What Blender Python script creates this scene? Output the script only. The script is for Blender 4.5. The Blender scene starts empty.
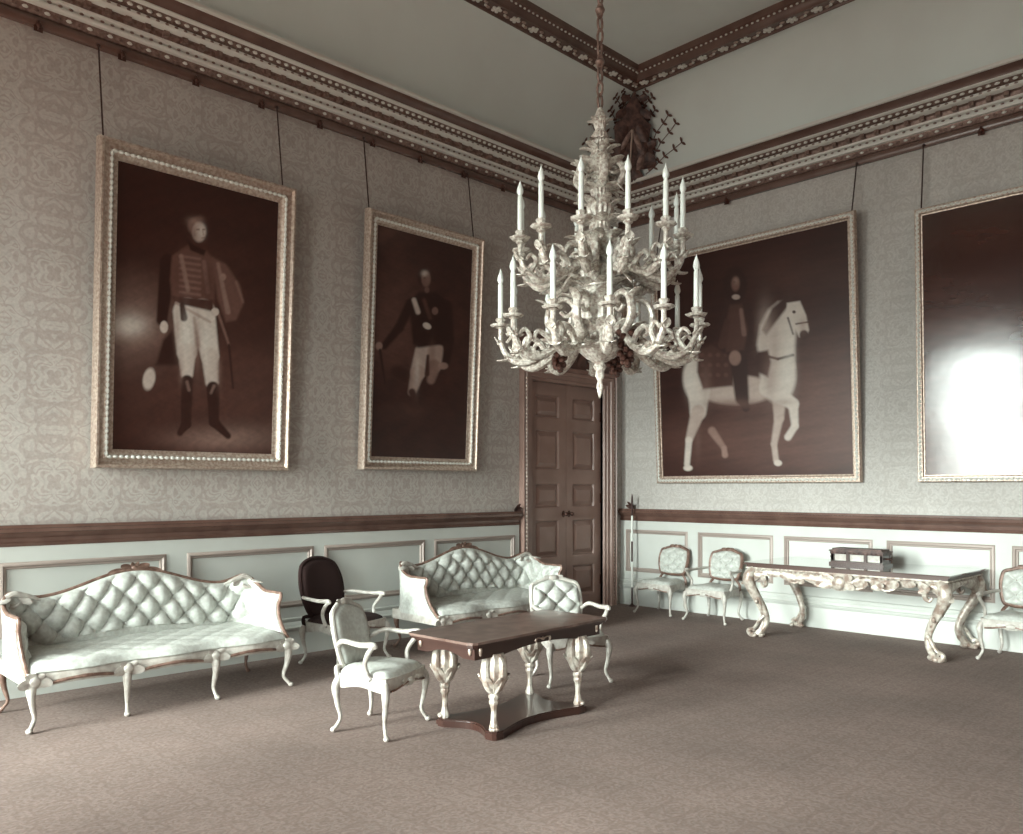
import bpy, math, random
import numpy as np
from mathutils import Vector, Matrix
random.seed(7)
PI = math.pi
C = bpy.context.scene.collection
sc = bpy.context.scene

# ------------------------------------------------------------------ camera numbers
F = 841.0; CX = 511.0; HY = 488.0; CH = 1.75
CA, SA = 0.7130, 0.7014
X0, Y0 = 10.18, 7.94           # the far corner of the room
def project(X, Y, Z):
    r = X*CA - Y*SA; d = X*SA + Y*CA
    return CX + F*r/d, HY - F*(Z-CH)/d

# ------------------------------------------------------------------ mesh builder
class MB:
    def __init__(s): s.v = []; s.f = []; s.mi = []; s.cur = 0
    def add(s, vs, fs):
        o = len(s.v); s.v += [tuple(p) for p in vs]
        for f in fs: s.f.append(tuple(i+o for i in f)); s.mi.append(s.cur)
    def box(s, a, b):
        x0,y0,z0 = a; x1,y1,z1 = b
        s.add([(x0,y0,z0),(x1,y0,z0),(x1,y1,z0),(x0,y1,z0),(x0,y0,z1),(x1,y0,z1),(x1,y1,z1),(x0,y1,z1)],
              [(0,3,2,1),(4,5,6,7),(0,1,5,4),(1,2,6,5),(2,3,7,6),(3,0,4,7)])
    def grid(s, fn, nu, nv, closeu=False, closev=False, flip=False):
        vs = [fn(i/nu, j/nv) for j in range(nv if closev else nv+1) for i in range(nu if closeu else nu+1)]
        w = nu if closeu else nu+1; h = nv if closev else nv+1
        fs = []
        for j in range(nv):
            for i in range(nu):
                a = j*w+i; b = j*w+(i+1)%w; c = ((j+1)%h)*w+(i+1)%w; d = ((j+1)%h)*w+i
                fs.append((a,d,c,b) if flip else (a,b,c,d))
        s.add(vs, fs)
    def tube(s, pts, rad, n=8, sub=4, closed=False, flat=1.0, up=None):
        P = [Vector(p) for p in pts]
        if not hasattr(rad, '__len__'): rad = [rad]*len(P)
        Q = []; R = []
        m = len(P)
        if sub > 1:
            seg = m if closed else m-1
            for i in range(seg):
                if closed: p0,p1,p2,p3 = P[(i-1)%m],P[i],P[(i+1)%m],P[(i+2)%m]
                else: p0,p1,p2,p3 = P[max(i-1,0)],P[i],P[i+1],P[min(i+2,m-1)]
                ra = rad[i]; rb = rad[(i+1)%m]
                for k in range(sub):
                    t = k/sub
                    q = 0.5*((2*p1)+(p2-p0)*t+(2*p0-5*p1+4*p2-p3)*t*t+(3*p1-p0-3*p2+p3)*t*t*t)
                    Q.append(q); R.append(ra+(rb-ra)*(3*t*t-2*t*t*t))
            if not closed: Q.append(P[-1]); R.append(rad[-1])
        else: Q = P; R = list(rad)
        k = len(Q); vs = []; nrm = None
        for i in range(k):
            if closed: T = Q[(i+1)%k]-Q[(i-1)%k]
            else: T = Q[min(i+1,k-1)]-Q[max(i-1,0)]
            if T.length < 1e-9: T = Vector((0,0,1))
            T.normalize()
            if up is not None: nrm = Vector(up) - T*T.dot(Vector(up))
            elif nrm is None:
                a = Vector((0,0,1)) if abs(T.z) < .9 else Vector((1,0,0)); nrm = a - T*a.dot(T)
            else: nrm = nrm - T*nrm.dot(T)
            if nrm.length < 1e-6: nrm = T.orthogonal()
            nrm.normalize(); b = T.cross(nrm)
            for j in range(n):
                a = 2*PI*j/n
                vs.append(Q[i] + nrm*(math.cos(a)*R[i]) + b*(math.sin(a)*R[i]*flat))
        fs = []
        for i in range(k if closed else k-1):
            for j in range(n):
                i2 = (i+1)%k
                fs.append((i*n+j, i*n+(j+1)%n, i2*n+(j+1)%n, i2*n+j))
        if not closed:
            fs.append(tuple(range(n-1,-1,-1))); fs.append(tuple((k-1)*n+j for j in range(n)))
        s.add(vs, fs)
    def lathe(s, prof, o=(0,0,0), n=20, lobes=0, amp=0.0, tw=0.0):
        vs = []
        for (r, z) in prof:
            for j in range(n):
                a = 2*PI*j/n
                rr = r*(1+amp*math.cos(lobes*a+tw*z)) if lobes else r
                vs.append((o[0]+rr*math.cos(a), o[1]+rr*math.sin(a), o[2]+z))
        fs = []
        for i in range(len(prof)-1):
            for j in range(n): fs.append((i*n+j, i*n+(j+1)%n, (i+1)*n+(j+1)%n, (i+1)*n+j))
        fs.append(tuple(range(n-1,-1,-1))); k = len(prof)-1; fs.append(tuple(k*n+j for j in range(n)))
        s.add(vs, fs)
    def blob(s, c, r, n=8, m=6, M=None):
        if not hasattr(r, '__len__'): r = (r,r,r)
        c = Vector(c)
        vs = []
        for i in range(m+1):
            p = PI*i/m
            for j in range(n):
                a = 2*PI*j/n
                q = Vector((r[0]*math.sin(p)*math.cos(a), r[1]*math.sin(p)*math.sin(a), r[2]*math.cos(p)))
                if M is not None: q = M @ q
                vs.append(c+q)
        fs = []
        for i in range(m):
            for j in range(n): fs.append((i*n+j, (i+1)*n+j, (i+1)*n+(j+1)%n, i*n+(j+1)%n))
        s.add(vs, fs)
    def leaf(s, base, d, nrm, L, W, curl=0.3, n=6, th=0.006, tip=.16):
        """a pointed leaf with a midrib, curling towards nrm"""
        b = Vector(base); d = Vector(d).normalized(); nn = Vector(nrm); nn = (nn-d*nn.dot(d)).normalized(); w = d.cross(nn)
        top = []; bot = []
        for i in range(n+1):
            t = i/n; wd = W*math.sin(PI*min(1,(t*.80+.10)))**.7*.5 if i < n else W*tip
            cpos = b + d*(L*t*(1-.25*curl*t)) + nn*(curl*L*t*t)
            for k in (-1,-.5,0,.5,1):
                rise = .25*W*(1-abs(k))*math.sin(PI*(t*.9+.05))
                top.append(cpos + w*(wd*k) + nn*rise*.6); bot.append(cpos + w*(wd*k) + nn*(rise*.6-th))
        vs = top+bot; o = len(top); fs = []
        for i in range(n):
            for k in range(4):
                a = i*5+k
                fs.append((a,a+1,a+6,a+5)); fs.append((o+a,o+a+5,o+a+6,o+a+1))
        for i in range(n):
            a = i*5; fs.append((a,a+5,o+a+5,o+a)); a = i*5+4; fs.append((a,o+a,o+a+5,a+5))
        fs.append((0,o,o+1,o+2,o+3,o+4,4,3,2,1)); 
        s.add(vs, fs)
    def sweep(s, prof, A, B, na, nb, mitA=0.0, mitB=0.0):
        """prof = [(out, z)], straight run from A to B along a wall; out along na; mit: lengthening per unit out at the ends"""
        A = Vector(A); B = Vector(B); na = Vector(na); t = (B-A).normalized()
        vs = []
        for (o, z) in prof:
            vs.append(A + na*o + Vector((0,0,z)) + t*(mitA*o)); vs.append(B + na*o + Vector((0,0,z)) - t*(mitB*o))
        fs = [(2*i, 2*i+1, 2*i+3, 2*i+2) for i in range(len(prof)-1)]
        n = len(prof)
        fs.append(tuple(2*i for i in range(n-1,-1,-1))); fs.append(tuple(2*i+1 for i in range(n)))
        fs.append((2*(n-1), 2*(n-1)+1, 1, 0))
        s.add(vs, fs)
    def xform(s, M):
        s.v = [tuple(M @ Vector(p)) for p in s.v]
    def build(s, name, mat, parent=None, smooth=True, loc=None, kind=None, fixn=True):
        me = bpy.data.meshes.new(name); me.from_pydata(s.v, [], s.f); me.update()
        mats = mat if isinstance(mat, (list,tuple)) else [mat]
        for m in mats: me.materials.append(m)
        if len(mats) > 1: me.polygons.foreach_set('material_index', s.mi)
        if fixn:
            import bmesh
            bm = bmesh.new(); bm.from_mesh(me); bmesh.ops.recalc_face_normals(bm, faces=bm.faces); bm.to_mesh(me); bm.free()
        if smooth:
            me.polygons.foreach_set('use_smooth', [True]*len(me.polygons))
            try: me.set_sharp_from_angle(angle=math.radians(38))
            except Exception: pass
        o = bpy.data.objects.new(name, me); C.objects.link(o)
        if parent: o.parent = parent
        if loc: o.location = loc
        if kind: o['kind'] = kind
        return o

def tag(o, label, cat, group=None):
    o['label'] = label; o['category'] = cat
    if group: o['group'] = group
    return o
def thing(name, label, cat, loc=(0,0,0), rz=0.0, group=None):
    o = bpy.data.objects.new(name, None); C.objects.link(o); o.empty_display_size = .1
    o.location = loc; o.rotation_euler = (0,0,rz)
    return tag(o, label, cat, group)
def struct(name, mb, m, smooth=True): return mb.build(name, m, None, smooth, kind='structure')
def copy_tree(o, parent=None):
    c = o.copy(); C.objects.link(c); c.parent = parent
    for ch in list(o.children): copy_tree(ch, c)
    return c
def face_rz(fx, fy): return math.atan2(-fx, fy)

# ------------------------------------------------------------------ materials
def mat(name, col, rough=.6, metal=0.0, spec=.5, noise=None, bump=None, coat=0.0, coatr=.1):
    m = bpy.data.materials.new(name); m.use_nodes = True
    nt = m.node_tree; b = nt.nodes['Principled BSDF']
    b.inputs['Base Color'].default_value = (*col, 1); b.inputs['Roughness'].default_value = rough
    b.inputs['Metallic'].default_value = metal; b.inputs['Specular IOR Level'].default_value = spec
    b.inputs['Coat Weight'].default_value = coat; b.inputs['Coat Roughness'].default_value = coatr
    tc = nt.nodes.new('ShaderNodeTexCoord')
    if noise:
        scale, c2, detail = noise
        n = nt.nodes.new('ShaderNodeTexNoise'); n.inputs['Scale'].default_value = scale; n.inputs['Detail'].default_value = detail
        nt.links.new(tc.outputs['Object'], n.inputs['Vector'])
        r = nt.nodes.new('ShaderNodeValToRGB'); r.color_ramp.elements[0].position = .38; r.color_ramp.elements[1].position = .64
        r.color_ramp.elements[0].color = (*c2, 1); r.color_ramp.elements[1].color = (*col, 1)
        nt.links.new(n.outputs['Fac'], r.inputs['Fac']); nt.links.new(r.outputs['Color'], b.inputs['Base Color'])
    if bump:
        scale, st, dist = bump
        n = nt.nodes.new('ShaderNodeTexNoise'); n.inputs['Scale'].default_value = scale; n.inputs['Detail'].default_value = 3
        nt.links.new(tc.outputs['Object'], n.inputs['Vector'])
        bp = nt.nodes.new('ShaderNodeBump'); bp.inputs['Strength'].default_value = st; bp.inputs['Distance'].default_value = dist
        nt.links.new(n.outputs['Fac'], bp.inputs['Height']); nt.links.new(bp.outputs['Normal'], b.inputs['Normal'])
    return m

M_ceil = mat('ceiling_plaster', (.72,.78,.75), .9, noise=(1.3, (.69,.74,.71), 4))
M_dado = mat('painted_dado', (.58,.595,.56), .5, noise=(2.0, (.54,.55,.515), 4))
M_white = mat('white_plaster', (.70,.69,.64), .6)
M_gilt = mat('gilding', (.27,.185,.155), .42, metal=.35, noise=(30, (.16,.095,.075), 3))
M_giltl = mat('pale_gilding', (.62,.52,.44), .4, metal=.55, noise=(35, (.42,.31,.25), 3))
M_rail = mat('brown_gilt_moulding', (.15,.085,.067), .27, noise=(4, (.115,.062,.048), 3), coat=.4, coatr=.25)
M_door = mat('door_wood', (.33,.215,.18), .33, noise=(3, (.28,.175,.145), 4))
M_doord = mat('dark_door_wood', (.11,.055,.043), .45)
M_frame = mat('chair_frame_paint', (.53,.51,.465), .38, noise=(18, (.40,.36,.325), 3))
M_silk = mat('white_silk', (.58,.60,.56), .42, noise=(30, (.47,.475,.44), 3), bump=(40,.3,.006))
M_black = mat('black_velvet', (.022,.006,.005), .85)
M_sofaw = mat('sofa_gilt_wood', (.26,.165,.13), .4, metal=.2, noise=(20, (.14,.08,.06), 3))
M_tabled = mat('dark_table_wood', (.045,.018,.013), .3, coat=.3)
M_tablet = mat('polished_table_top', (.20,.13,.108), .3, noise=(7, (.10,.055,.043), 5), coat=.8, coatr=.15)
M_cons = mat('pale_gilt_carving', (.64,.60,.53), .36, metal=.15, noise=(16, (.30,.22,.18), 5))
M_cont = mat('polished_console_top', (.10,.07,.06), .06, coat=1.0, coatr=.03)
M_consd = mat('dark_console_edge', (.07,.033,.025), .35)
M_orm = mat('ormolu_and_glass', (.72,.70,.63), .34, metal=.15, noise=(48, (.36,.29,.25), 3))  # brown mottling paints in the dark of the crevices
M_ormd = mat('dark_bronze', (.09,.04,.03), .35, metal=.5)
M_candle = mat('candle_wax', (.80,.83,.78), .45)
M_bulb = mat('glass_bulb', (.82,.86,.82), .12)
M_orn = mat('dark_bronzed_carving', (.12,.06,.047), .5, noise=(14, (.035,.014,.011), 4))
M_ornl = mat('lighter_gilt', (.40,.30,.25), .45, metal=.2)  # lighter gilt for the beam's carved leaves and the trophy's bar
M_troph = mat('highlight_bronze', (.30,.20,.165), .5, noise=(18, (.14,.08,.065), 3))  # paler bronze paints highlights onto the trophy's drapery; the volutes share it
M_spray = mat('painted_spray', (.13,.065,.05), .7)
M_unseen = mat('warm_bounce_wall', (.30,.10,.055), .8)  # invented red-brown for the unseen walls, added to bounce warm fill
M_iron = mat('dark_iron', (.05,.022,.018), .4, metal=.3)

def damask(name, axis, ca, cb, P=.36, Q=.40, sc1=7.0, cont=1.0):
    """mirror-repeated woven pattern"""
    m = bpy.data.materials.new(name); m.use_nodes = True; nt = m.node_tree; N = nt.nodes; L = nt.links
    b = N['Principled BSDF']
    tc = N.new('ShaderNodeTexCoord'); sp = N.new('ShaderNodeSeparateXYZ'); L.new(tc.outputs['Object'], sp.inputs[0])
    def pp(sock, p):
        k = N.new('ShaderNodeMath'); k.operation = 'PINGPONG'; k.inputs[1].default_value = p; L.new(sock, k.inputs[0]); return k.outputs[0]
    a, c = axis
    u = pp(sp.outputs[a], P); v = pp(sp.outputs[c], Q)
    cb_ = N.new('ShaderNodeCombineXYZ'); L.new(u, cb_.inputs[0]); L.new(v, cb_.inputs[1])
    n1 = N.new('ShaderNodeTexNoise'); n1.inputs['Scale'].default_value = sc1; n1.inputs['Detail'].default_value = 1.5; n1.inputs['Distortion'].default_value = 1.6
    L.new(cb_.outputs[0], n1.inputs['Vector'])
    ml = N.new('ShaderNodeMath'); ml.operation = 'MULTIPLY'; ml.inputs[1].default_value = 7.0; L.new(n1.outputs['Fac'], ml.inputs[0])
    fr = pp(ml.outputs[0], .5)
    r = N.new('ShaderNodeValToRGB'); e = r.color_ramp.elements
    e[0].position = .16; e[0].color = (*ca, 1); e[1].position = .30; e[1].color = (*cb, 1)
    L.new(fr, r.inputs['Fac'])
    n2 = N.new('ShaderNodeTexNoise'); n2.inputs['Scale'].default_value = 1.1; n2.inputs['Detail'].default_value = 6
    L.new(tc.outputs['Object'], n2.inputs['Vector'])
    n3 = N.new('ShaderNodeTexNoise'); n3.inputs['Scale'].default_value = 45; n3.inputs['Detail'].default_value = 2
    L.new(tc.outputs['Object'], n3.inputs['Vector'])
    mr = N.new('ShaderNodeMapRange'); mr.inputs['From Min'].default_value = .25; mr.inputs['From Max'].default_value = .75
    mr.inputs['To Min'].default_value = 1-.10*cont; mr.inputs['To Max'].default_value = 1+.08*cont; L.new(n2.outputs['Fac'], mr.inputs[0])
    mr3 = N.new('ShaderNodeMapRange'); mr3.inputs['From Min'].default_value = .25; mr3.inputs['From Max'].default_value = .75
    mr3.inputs['To Min'].default_value = 1-.12*cont; mr3.inputs['To Max'].default_value = 1+.12*cont; L.new(n3.outputs['Fac'], mr3.inputs[0])
    mm = N.new('ShaderNodeMath'); mm.operation = 'MULTIPLY'; L.new(mr.outputs[0], mm.inputs[0]); L.new(mr3.outputs[0], mm.inputs[1])
    vm = N.new('ShaderNodeVectorMath'); vm.operation = 'SCALE'; L.new(r.outputs['Color'], vm.inputs[0]); L.new(mm.outputs[0], vm.inputs['Scale'])
    L.new(vm.outputs[0], b.inputs['Base Color'])
    b.inputs['Roughness'].default_value = .6
    bp = N.new('ShaderNodeBump'); bp.inputs['Strength'].default_value = .12; bp.inputs['Distance'].default_value = .01
    L.new(n3.outputs['Fac'], bp.inputs['Height']); L.new(bp.outputs['Normal'], b.inputs['Normal'])
    return m
M_wallL = damask('woven_wall_silk_left', (0,2), (.42,.365,.335), (.49,.455,.42), P=.38, Q=.45, sc1=4.2)
M_wallR = damask('woven_wall_silk_back', (1,2), (.475,.445,.415), (.53,.505,.475), P=.38, Q=.45, sc1=4.2)  # same silk as the left wall, coloured paler to paint in stronger light
M_carpet = damask('patterned_carpet', (0,1), (.20,.142,.122), (.23,.172,.15), P=.24, Q=.24, sc1=6, cont=1.8)
M_carpet.node_tree.nodes['Principled BSDF'].inputs['Roughness'].default_value = .9

# ------------------------------------------------------------------ room shell
XW, YS = -2.0, -4.2            # window wall and the far side wall, both behind the camera
ZC = 7.32
m = MB(); m.box((XW-.3, YS-.3, -.2), (X0+.3, Y0+.3, 0)); struct('floor', m, M_carpet, False)
m = MB(); m.box((XW-.3, YS-.3, ZC), (X0+.3, Y0+.3, ZC+.2)); struct('ceiling', m, M_ceil, False)
# wall of the sofas; the doorway is cut out
DX0, DX1, DZ = 8.19, 9.73, 3.22
m = MB()
m.box((XW-.3, Y0, 0), (DX0, Y0+.3, ZC)); m.box((DX1, Y0, 0), (X0+.3, Y0+.3, ZC)); m.box((DX0, Y0, DZ), (DX1, Y0+.3, ZC))
m.box((DX0, Y0+.2, 0), (DX1, Y0+.3, DZ))
struct('wall_left', m, M_wallL, False)
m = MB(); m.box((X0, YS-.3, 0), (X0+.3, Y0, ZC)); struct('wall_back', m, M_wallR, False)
m = MB(); m.box((XW-.3, YS-.3, 0), (X0, YS, ZC)); struct('wall_right', m, M_unseen, False)
# window wall with three tall windows
WINS = [(5.2,7.45), (2.0,3.8), (-.9,.2)]; WZ0, WZ1 = .25, 4.15
m = MB(); ys = YS
for (a, b) in sorted(WINS):
    m.box((XW-.3, ys, 0), (XW, a, ZC)); m.box((XW-.3, a, 0), (XW, b, WZ0)); m.box((XW-.3, a, WZ1), (XW, b, ZC)); ys = b
m.box((XW-.3, ys, 0), (XW, Y0, ZC))
struct('wall_front', m, M_unseen, False)
for k, (a, b) in enumerate(WINS):
    m = MB()
    for yy in (a, b-.07): m.box((XW-.2, yy, WZ0), (XW-.1, yy+.07, WZ1))
    for zz in (WZ0, WZ1-.07, (WZ0+WZ1)/2-.03): m.box((XW-.2, a+.07, zz), (XW-.1, b-.07, zz+.07))
    for q in (1,2): yy = a+(b-a)*q/3; m.box((XW-.17, yy-.015, WZ0+.07), (XW-.13, yy+.015, WZ1-.07))
    for q in range(1,6):
        if q == 3: continue
        zz = WZ0+(WZ1-WZ0)*q/6; m.box((XW-.165, a+.07, zz-.015), (XW-.135, b-.07, zz+.015))
    struct('window_%d' % (k+1), m, M_white, False)

# dado: panelled lining proud of the wall, mouldings, skirting, rail
RT = 1.44
def on_left(X, o, Z): return (X, Y0-o, Z)
def on_back(Y, o, Z): return (X0-o, Y, Z)
def dado(name, fn, s0, s1, panels):
    m = MB()
    def bx(a, b, o0, o1, z0, z1):
        p = fn(a, o0, z0); q = fn(b, o1, z1)
        m.box(tuple(min(p[i],q[i]) for i in range(3)), tuple(max(p[i],q[i]) for i in range(3)))
    zt, zb = 1.13, .50
    bx(s0, s1, 0, .035, zt, 1.30); bx(s0, s1, 0, .035, .05, zb)
    e = s0
    for (a, b) in panels: bx(e, a, 0, .035, zb, zt); bx(a, b, 0, .012, zb, zt); e = b
    bx(e, s1, 0, .035, zb, zt)
    struct(name, m, M_dado, False)
def frame_mould(m, fn, a, b, z0, z1, prof, o0=.012):
    """mitred moulding inside a rectangle; prof=[(inset,out)]"""
    n = len(prof); vs = []
    for (cx, cz, sx, sz) in ((a,z0,1,1),(b,z0,-1,1),(b,z1,-1,-1),(a,z1,1,-1)):
        for (i, o) in prof: vs.append(fn(cx+sx*i, o0+o, cz+sz*i))
    fs = []
    for k in range(4):
        for i in range(n-1):
            k2 = (k+1)%4; fs.append((k*n+i, k2*n+i, k2*n+i+1, k*n+i+1))
        k2 = (k+1)%4; fs.append((k*n, k*n+n-1, k2*n+n-1, k2*n))
    m.add(vs, fs)
PANL = [(-1.1,.30),(.45,1.70),(1.85,3.235),(3.43,4.81),(4.94,6.33),(6.47,7.85)]
PANR = [(7.84-.0,6.74),(6.576,5.43),(5.28,4.138),(3.977,2.82),(2.66,1.5),(1.35,.2),(.05,-1.1)]
PANR = sorted((min(a,b), max(a,b)) for a, b in PANR)
dado('trim_1', on_left, XW, 7.93, PANL)
dado('trim_2', on_back, YS, Y0, PANR)
pm = [(0,.024),(.012,.034),(.03,.036),(.042,.02),(.055,.018),(.062,0),(0,0)]
mL = MB(); mR = MB()
for a, b in PANL: frame_mould(mL, on_left, a, b, .5, 1.13, pm)
for a, b in PANR: frame_mould(mR, on_back, a, b, .5, 1.13, pm)
M_pmL = mat('panel_moulding', (.36,.295,.262), .45, metal=.1)
struct('trim_3', mL, M_pmL); struct('trim_4', mR, M_pmL)
rail = [(0,1.26),(.04,1.26),(.05,1.285),(.035,1.30),(.04,1.33),(.075,1.355),(.085,1.375),(.10,1.38),(.105,1.41),(.085,1.415),(.08,1.44),(0,1.44)]
m = MB(); m.sweep(rail, (XW,Y0,0), (7.93,Y0,0), (0,-1,0), 0); struct('trim_5', m, M_rail)
m = MB(); m.sweep(rail, (X0,YS,0), (X0,Y0,0), (-1,0,0), 0); struct('trim_6', m, M_rail)
skirt = [(0,0),(.06,0),(.06,.25),(.085,.27),(.09,.29),(.065,.305),(.06,.325),(.04,.345),(.05,.365),(.05,.38),(.035,.39),(0,.39)]
m = MB(); m.sweep(skirt, (XW,Y0,0), (7.93,Y0,0), (0,-1,0), 0); struct('baseboard_left', m, M_dado)
m = MB(); m.sweep(skirt, (X0,YS,0), (X0,Y0,0), (-1,0,0), 0); struct('baseboard_back', m, M_dado)

# cornice: mitred runs of stacked mouldings, with carved rows
def cornice(n1, A, B, na, mitA, mitB, tvec, length):
    A = Vector(A); B = Vector(B); na = Vector(na); t = Vector(tvec)
    m = MB()
    def band(prof, mi): m.cur = mi; m.sweep(prof, A, B, na, 0, mitA, mitB)
    # 0 rail brown, 1 gilt, 2 white
    band([(0,5.66),(.045,5.66),(.06,5.68),(.06,5.72),(.03,5.735),(.03,5.755),(0,5.755)], 0)
    band([(0,5.755),(.045,5.76),(.075,5.80),(.08,5.815),(0,5.815)], 1)
    band([(0,5.815),(.12,5.815),(.13,5.83),(.13,5.845),(.105,5.855),(.11,5.87),(.15,5.88),(.155,5.90),(0,5.90)], 2)
    band([(0,5.90),(.15,5.90),(.16,5.94),(.19,5.955),(0,5.955)], 1)
    band([(0,5.955),(.26,5.955),(.275,5.965),(.275,5.99),(.25,5.995),(0,5.995)], 2)
    band([(0,5.995),(.265,5.995),(.30,6.02),(.33,6.035),(0,6.035)], 1)
    band([(0,6.035),(.36,6.035),(.375,6.045),(.375,6.055),(0,6.055)], 2)
    band([(0,6.055),(.37,6.055),(.385,6.085),(.43,6.11),(.46,6.12),(0,6.12)], 0)  # plain band coloured brown, so its shade is painted in
    band([(0,6.12),(.485,6.12),(.495,6.13),(.495,6.16),(0,6.16)], 2)
    # carved rows
    n = int(length/.085)
    Mx = Matrix((t, na, Vector((0,0,1)))).transposed()
    for i in range(n):
        d = (i+.5)*.085
        p = A + t*d
        if d < .3 and mitA: continue
        if length-d < .3 and mitB: continue
        m.cur = 2 if i % 2 else 1
        m.blob(p+na*.066+Vector((0,0,5.788)), (.026,.014,.016), 6, 4, Mx)
        m.cur = 1
        if i % 2 == 0: m.box(*bb(p+na*.155+Vector((0,0,5.905)), p+na*.215+t*.05+Vector((0,0,5.952))))
        m.cur = 2; m.blob(p+na*.305+Vector((0,0,6.018)), (.028,.018,.016), 6, 4, Mx)
        m.cur = 1; m.blob(p+na*.277+Vector((0,0,5.977)), (.020,.010,.010), 6, 4, Mx)
        m.cur = 1; m.blob(p+na*.125+Vector((0,0,5.862)), (.02,.012,.010), 6, 4, Mx)
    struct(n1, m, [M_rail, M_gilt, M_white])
def bb(p, q): return tuple(min(p[i],q[i]) for i in range(3)), tuple(max(p[i],q[i]) for i in range(3))
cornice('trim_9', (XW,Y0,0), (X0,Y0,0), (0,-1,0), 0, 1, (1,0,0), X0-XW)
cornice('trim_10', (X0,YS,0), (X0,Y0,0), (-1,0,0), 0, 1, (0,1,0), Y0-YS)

# coved ceiling between cornice and the carved beam
QO = .95; ZR = 7.17
def covep(t): # offset, z
    a = t*PI/2
    return .38 + (QO-.38)*(1-math.cos(a)), 6.16 + (ZR-6.16)*math.sin(a)
cp = [covep(i/14) for i in range(15)]
def cove_mesh(A, B, na, t):
    m = MB(); A = Vector(A); B = Vector(B); na = Vector(na); t = Vector(t); vs = []
    for (o, z) in cp: vs += [A+na*o+Vector((0,0,z)), B+na*o-t*o+Vector((0,0,z))]
    m.add(vs, [(2*i,2*i+1,2*i+3,2*i+2) for i in range(len(cp)-1)])
    # back closing
    m.add([A+Vector((0,0,6.16)), B+Vector((0,0,6.16)), B+Vector((0,0,ZC)), A+Vector((0,0,ZC)), A+na*QO+Vector((0,0,ZC)), B+na*QO-t*QO+Vector((0,0,ZC))], [(0,1,2,3),(3,2,5,4)])
    return m
struct('ceiling_left', cove_mesh((XW,Y0,0),(X0,Y0,0),(0,-1,0),(1,0,0)), M_ceil)
struct('ceiling_back', cove_mesh((X0,YS,0),(X0,Y0,0),(-1,0,0),(0,1,0)), M_ceil)
def beam(name, A, B, na, t, L):
    A = Vector(A); B = Vector(B); na = Vector(na); t = Vector(t); m = MB()
    pr = [(QO-.02,ZR+.1),(QO-.02,ZR),(QO,ZR-.03),(QO+.02,ZR-.03),(QO+.03,ZR-.005),(QO+.17,ZR-.005),(QO+.18,ZR-.025),(QO+.205,ZR-.025),(QO+.21,ZR+.01),
          (QO+.23,ZR+.03),(QO+.235,ZR+.06),(QO+.27,ZR+.08),(QO+.28,ZR+.15)]
    m.cur = 0; m.sweep(pr, A, B, na, 0, 0, 1)
    Mx = Matrix((t, na, Vector((0,0,1)))).transposed()
    n = int((L-QO)/.30)
    for i in range(n):
        c = A + t*((i+.5)*.30) + na*(QO+.10) + Vector((0,0,ZR-.012))
        m.cur = 1
        m.blob(c, (.032,.032,.018), 7, 4, Mx)
        for k in range(5):
            a = 2*PI*k/5+i; m.blob(c+t*(.045*math.cos(a))+na*(.04*math.sin(a)), (.026,.024,.014), 6, 4, Mx)
        m.cur = 2
        for sgn in (-1,1):
            m.blob(c+t*(.11*sgn)+na*(.03*sgn), (.035,.02,.014), 6, 4, Mx)
        m.cur = 1; m.blob(c+t*.15-na*.02, (.022,.018,.014), 6, 4, Mx)
    for i in range(int((L-QO)/.07)):
        m.cur = 1; m.blob(A+t*((i+.5)*.07)+na*(QO+.245)+Vector((0,0,ZR+.065)), (.02,.012,.014), 5, 4, Mx)
    m.cur = 1
    struct(name, m, [M_rail, M_white, M_ornl])
beam('trim_11', (XW,Y0,0),(X0,Y0,0),(0,-1,0),(1,0,0), X0-XW)
beam('trim_12', (X0,YS,0),(X0,Y0,0),(-1,0,0),(0,1,0), Y0-YS)

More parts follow.
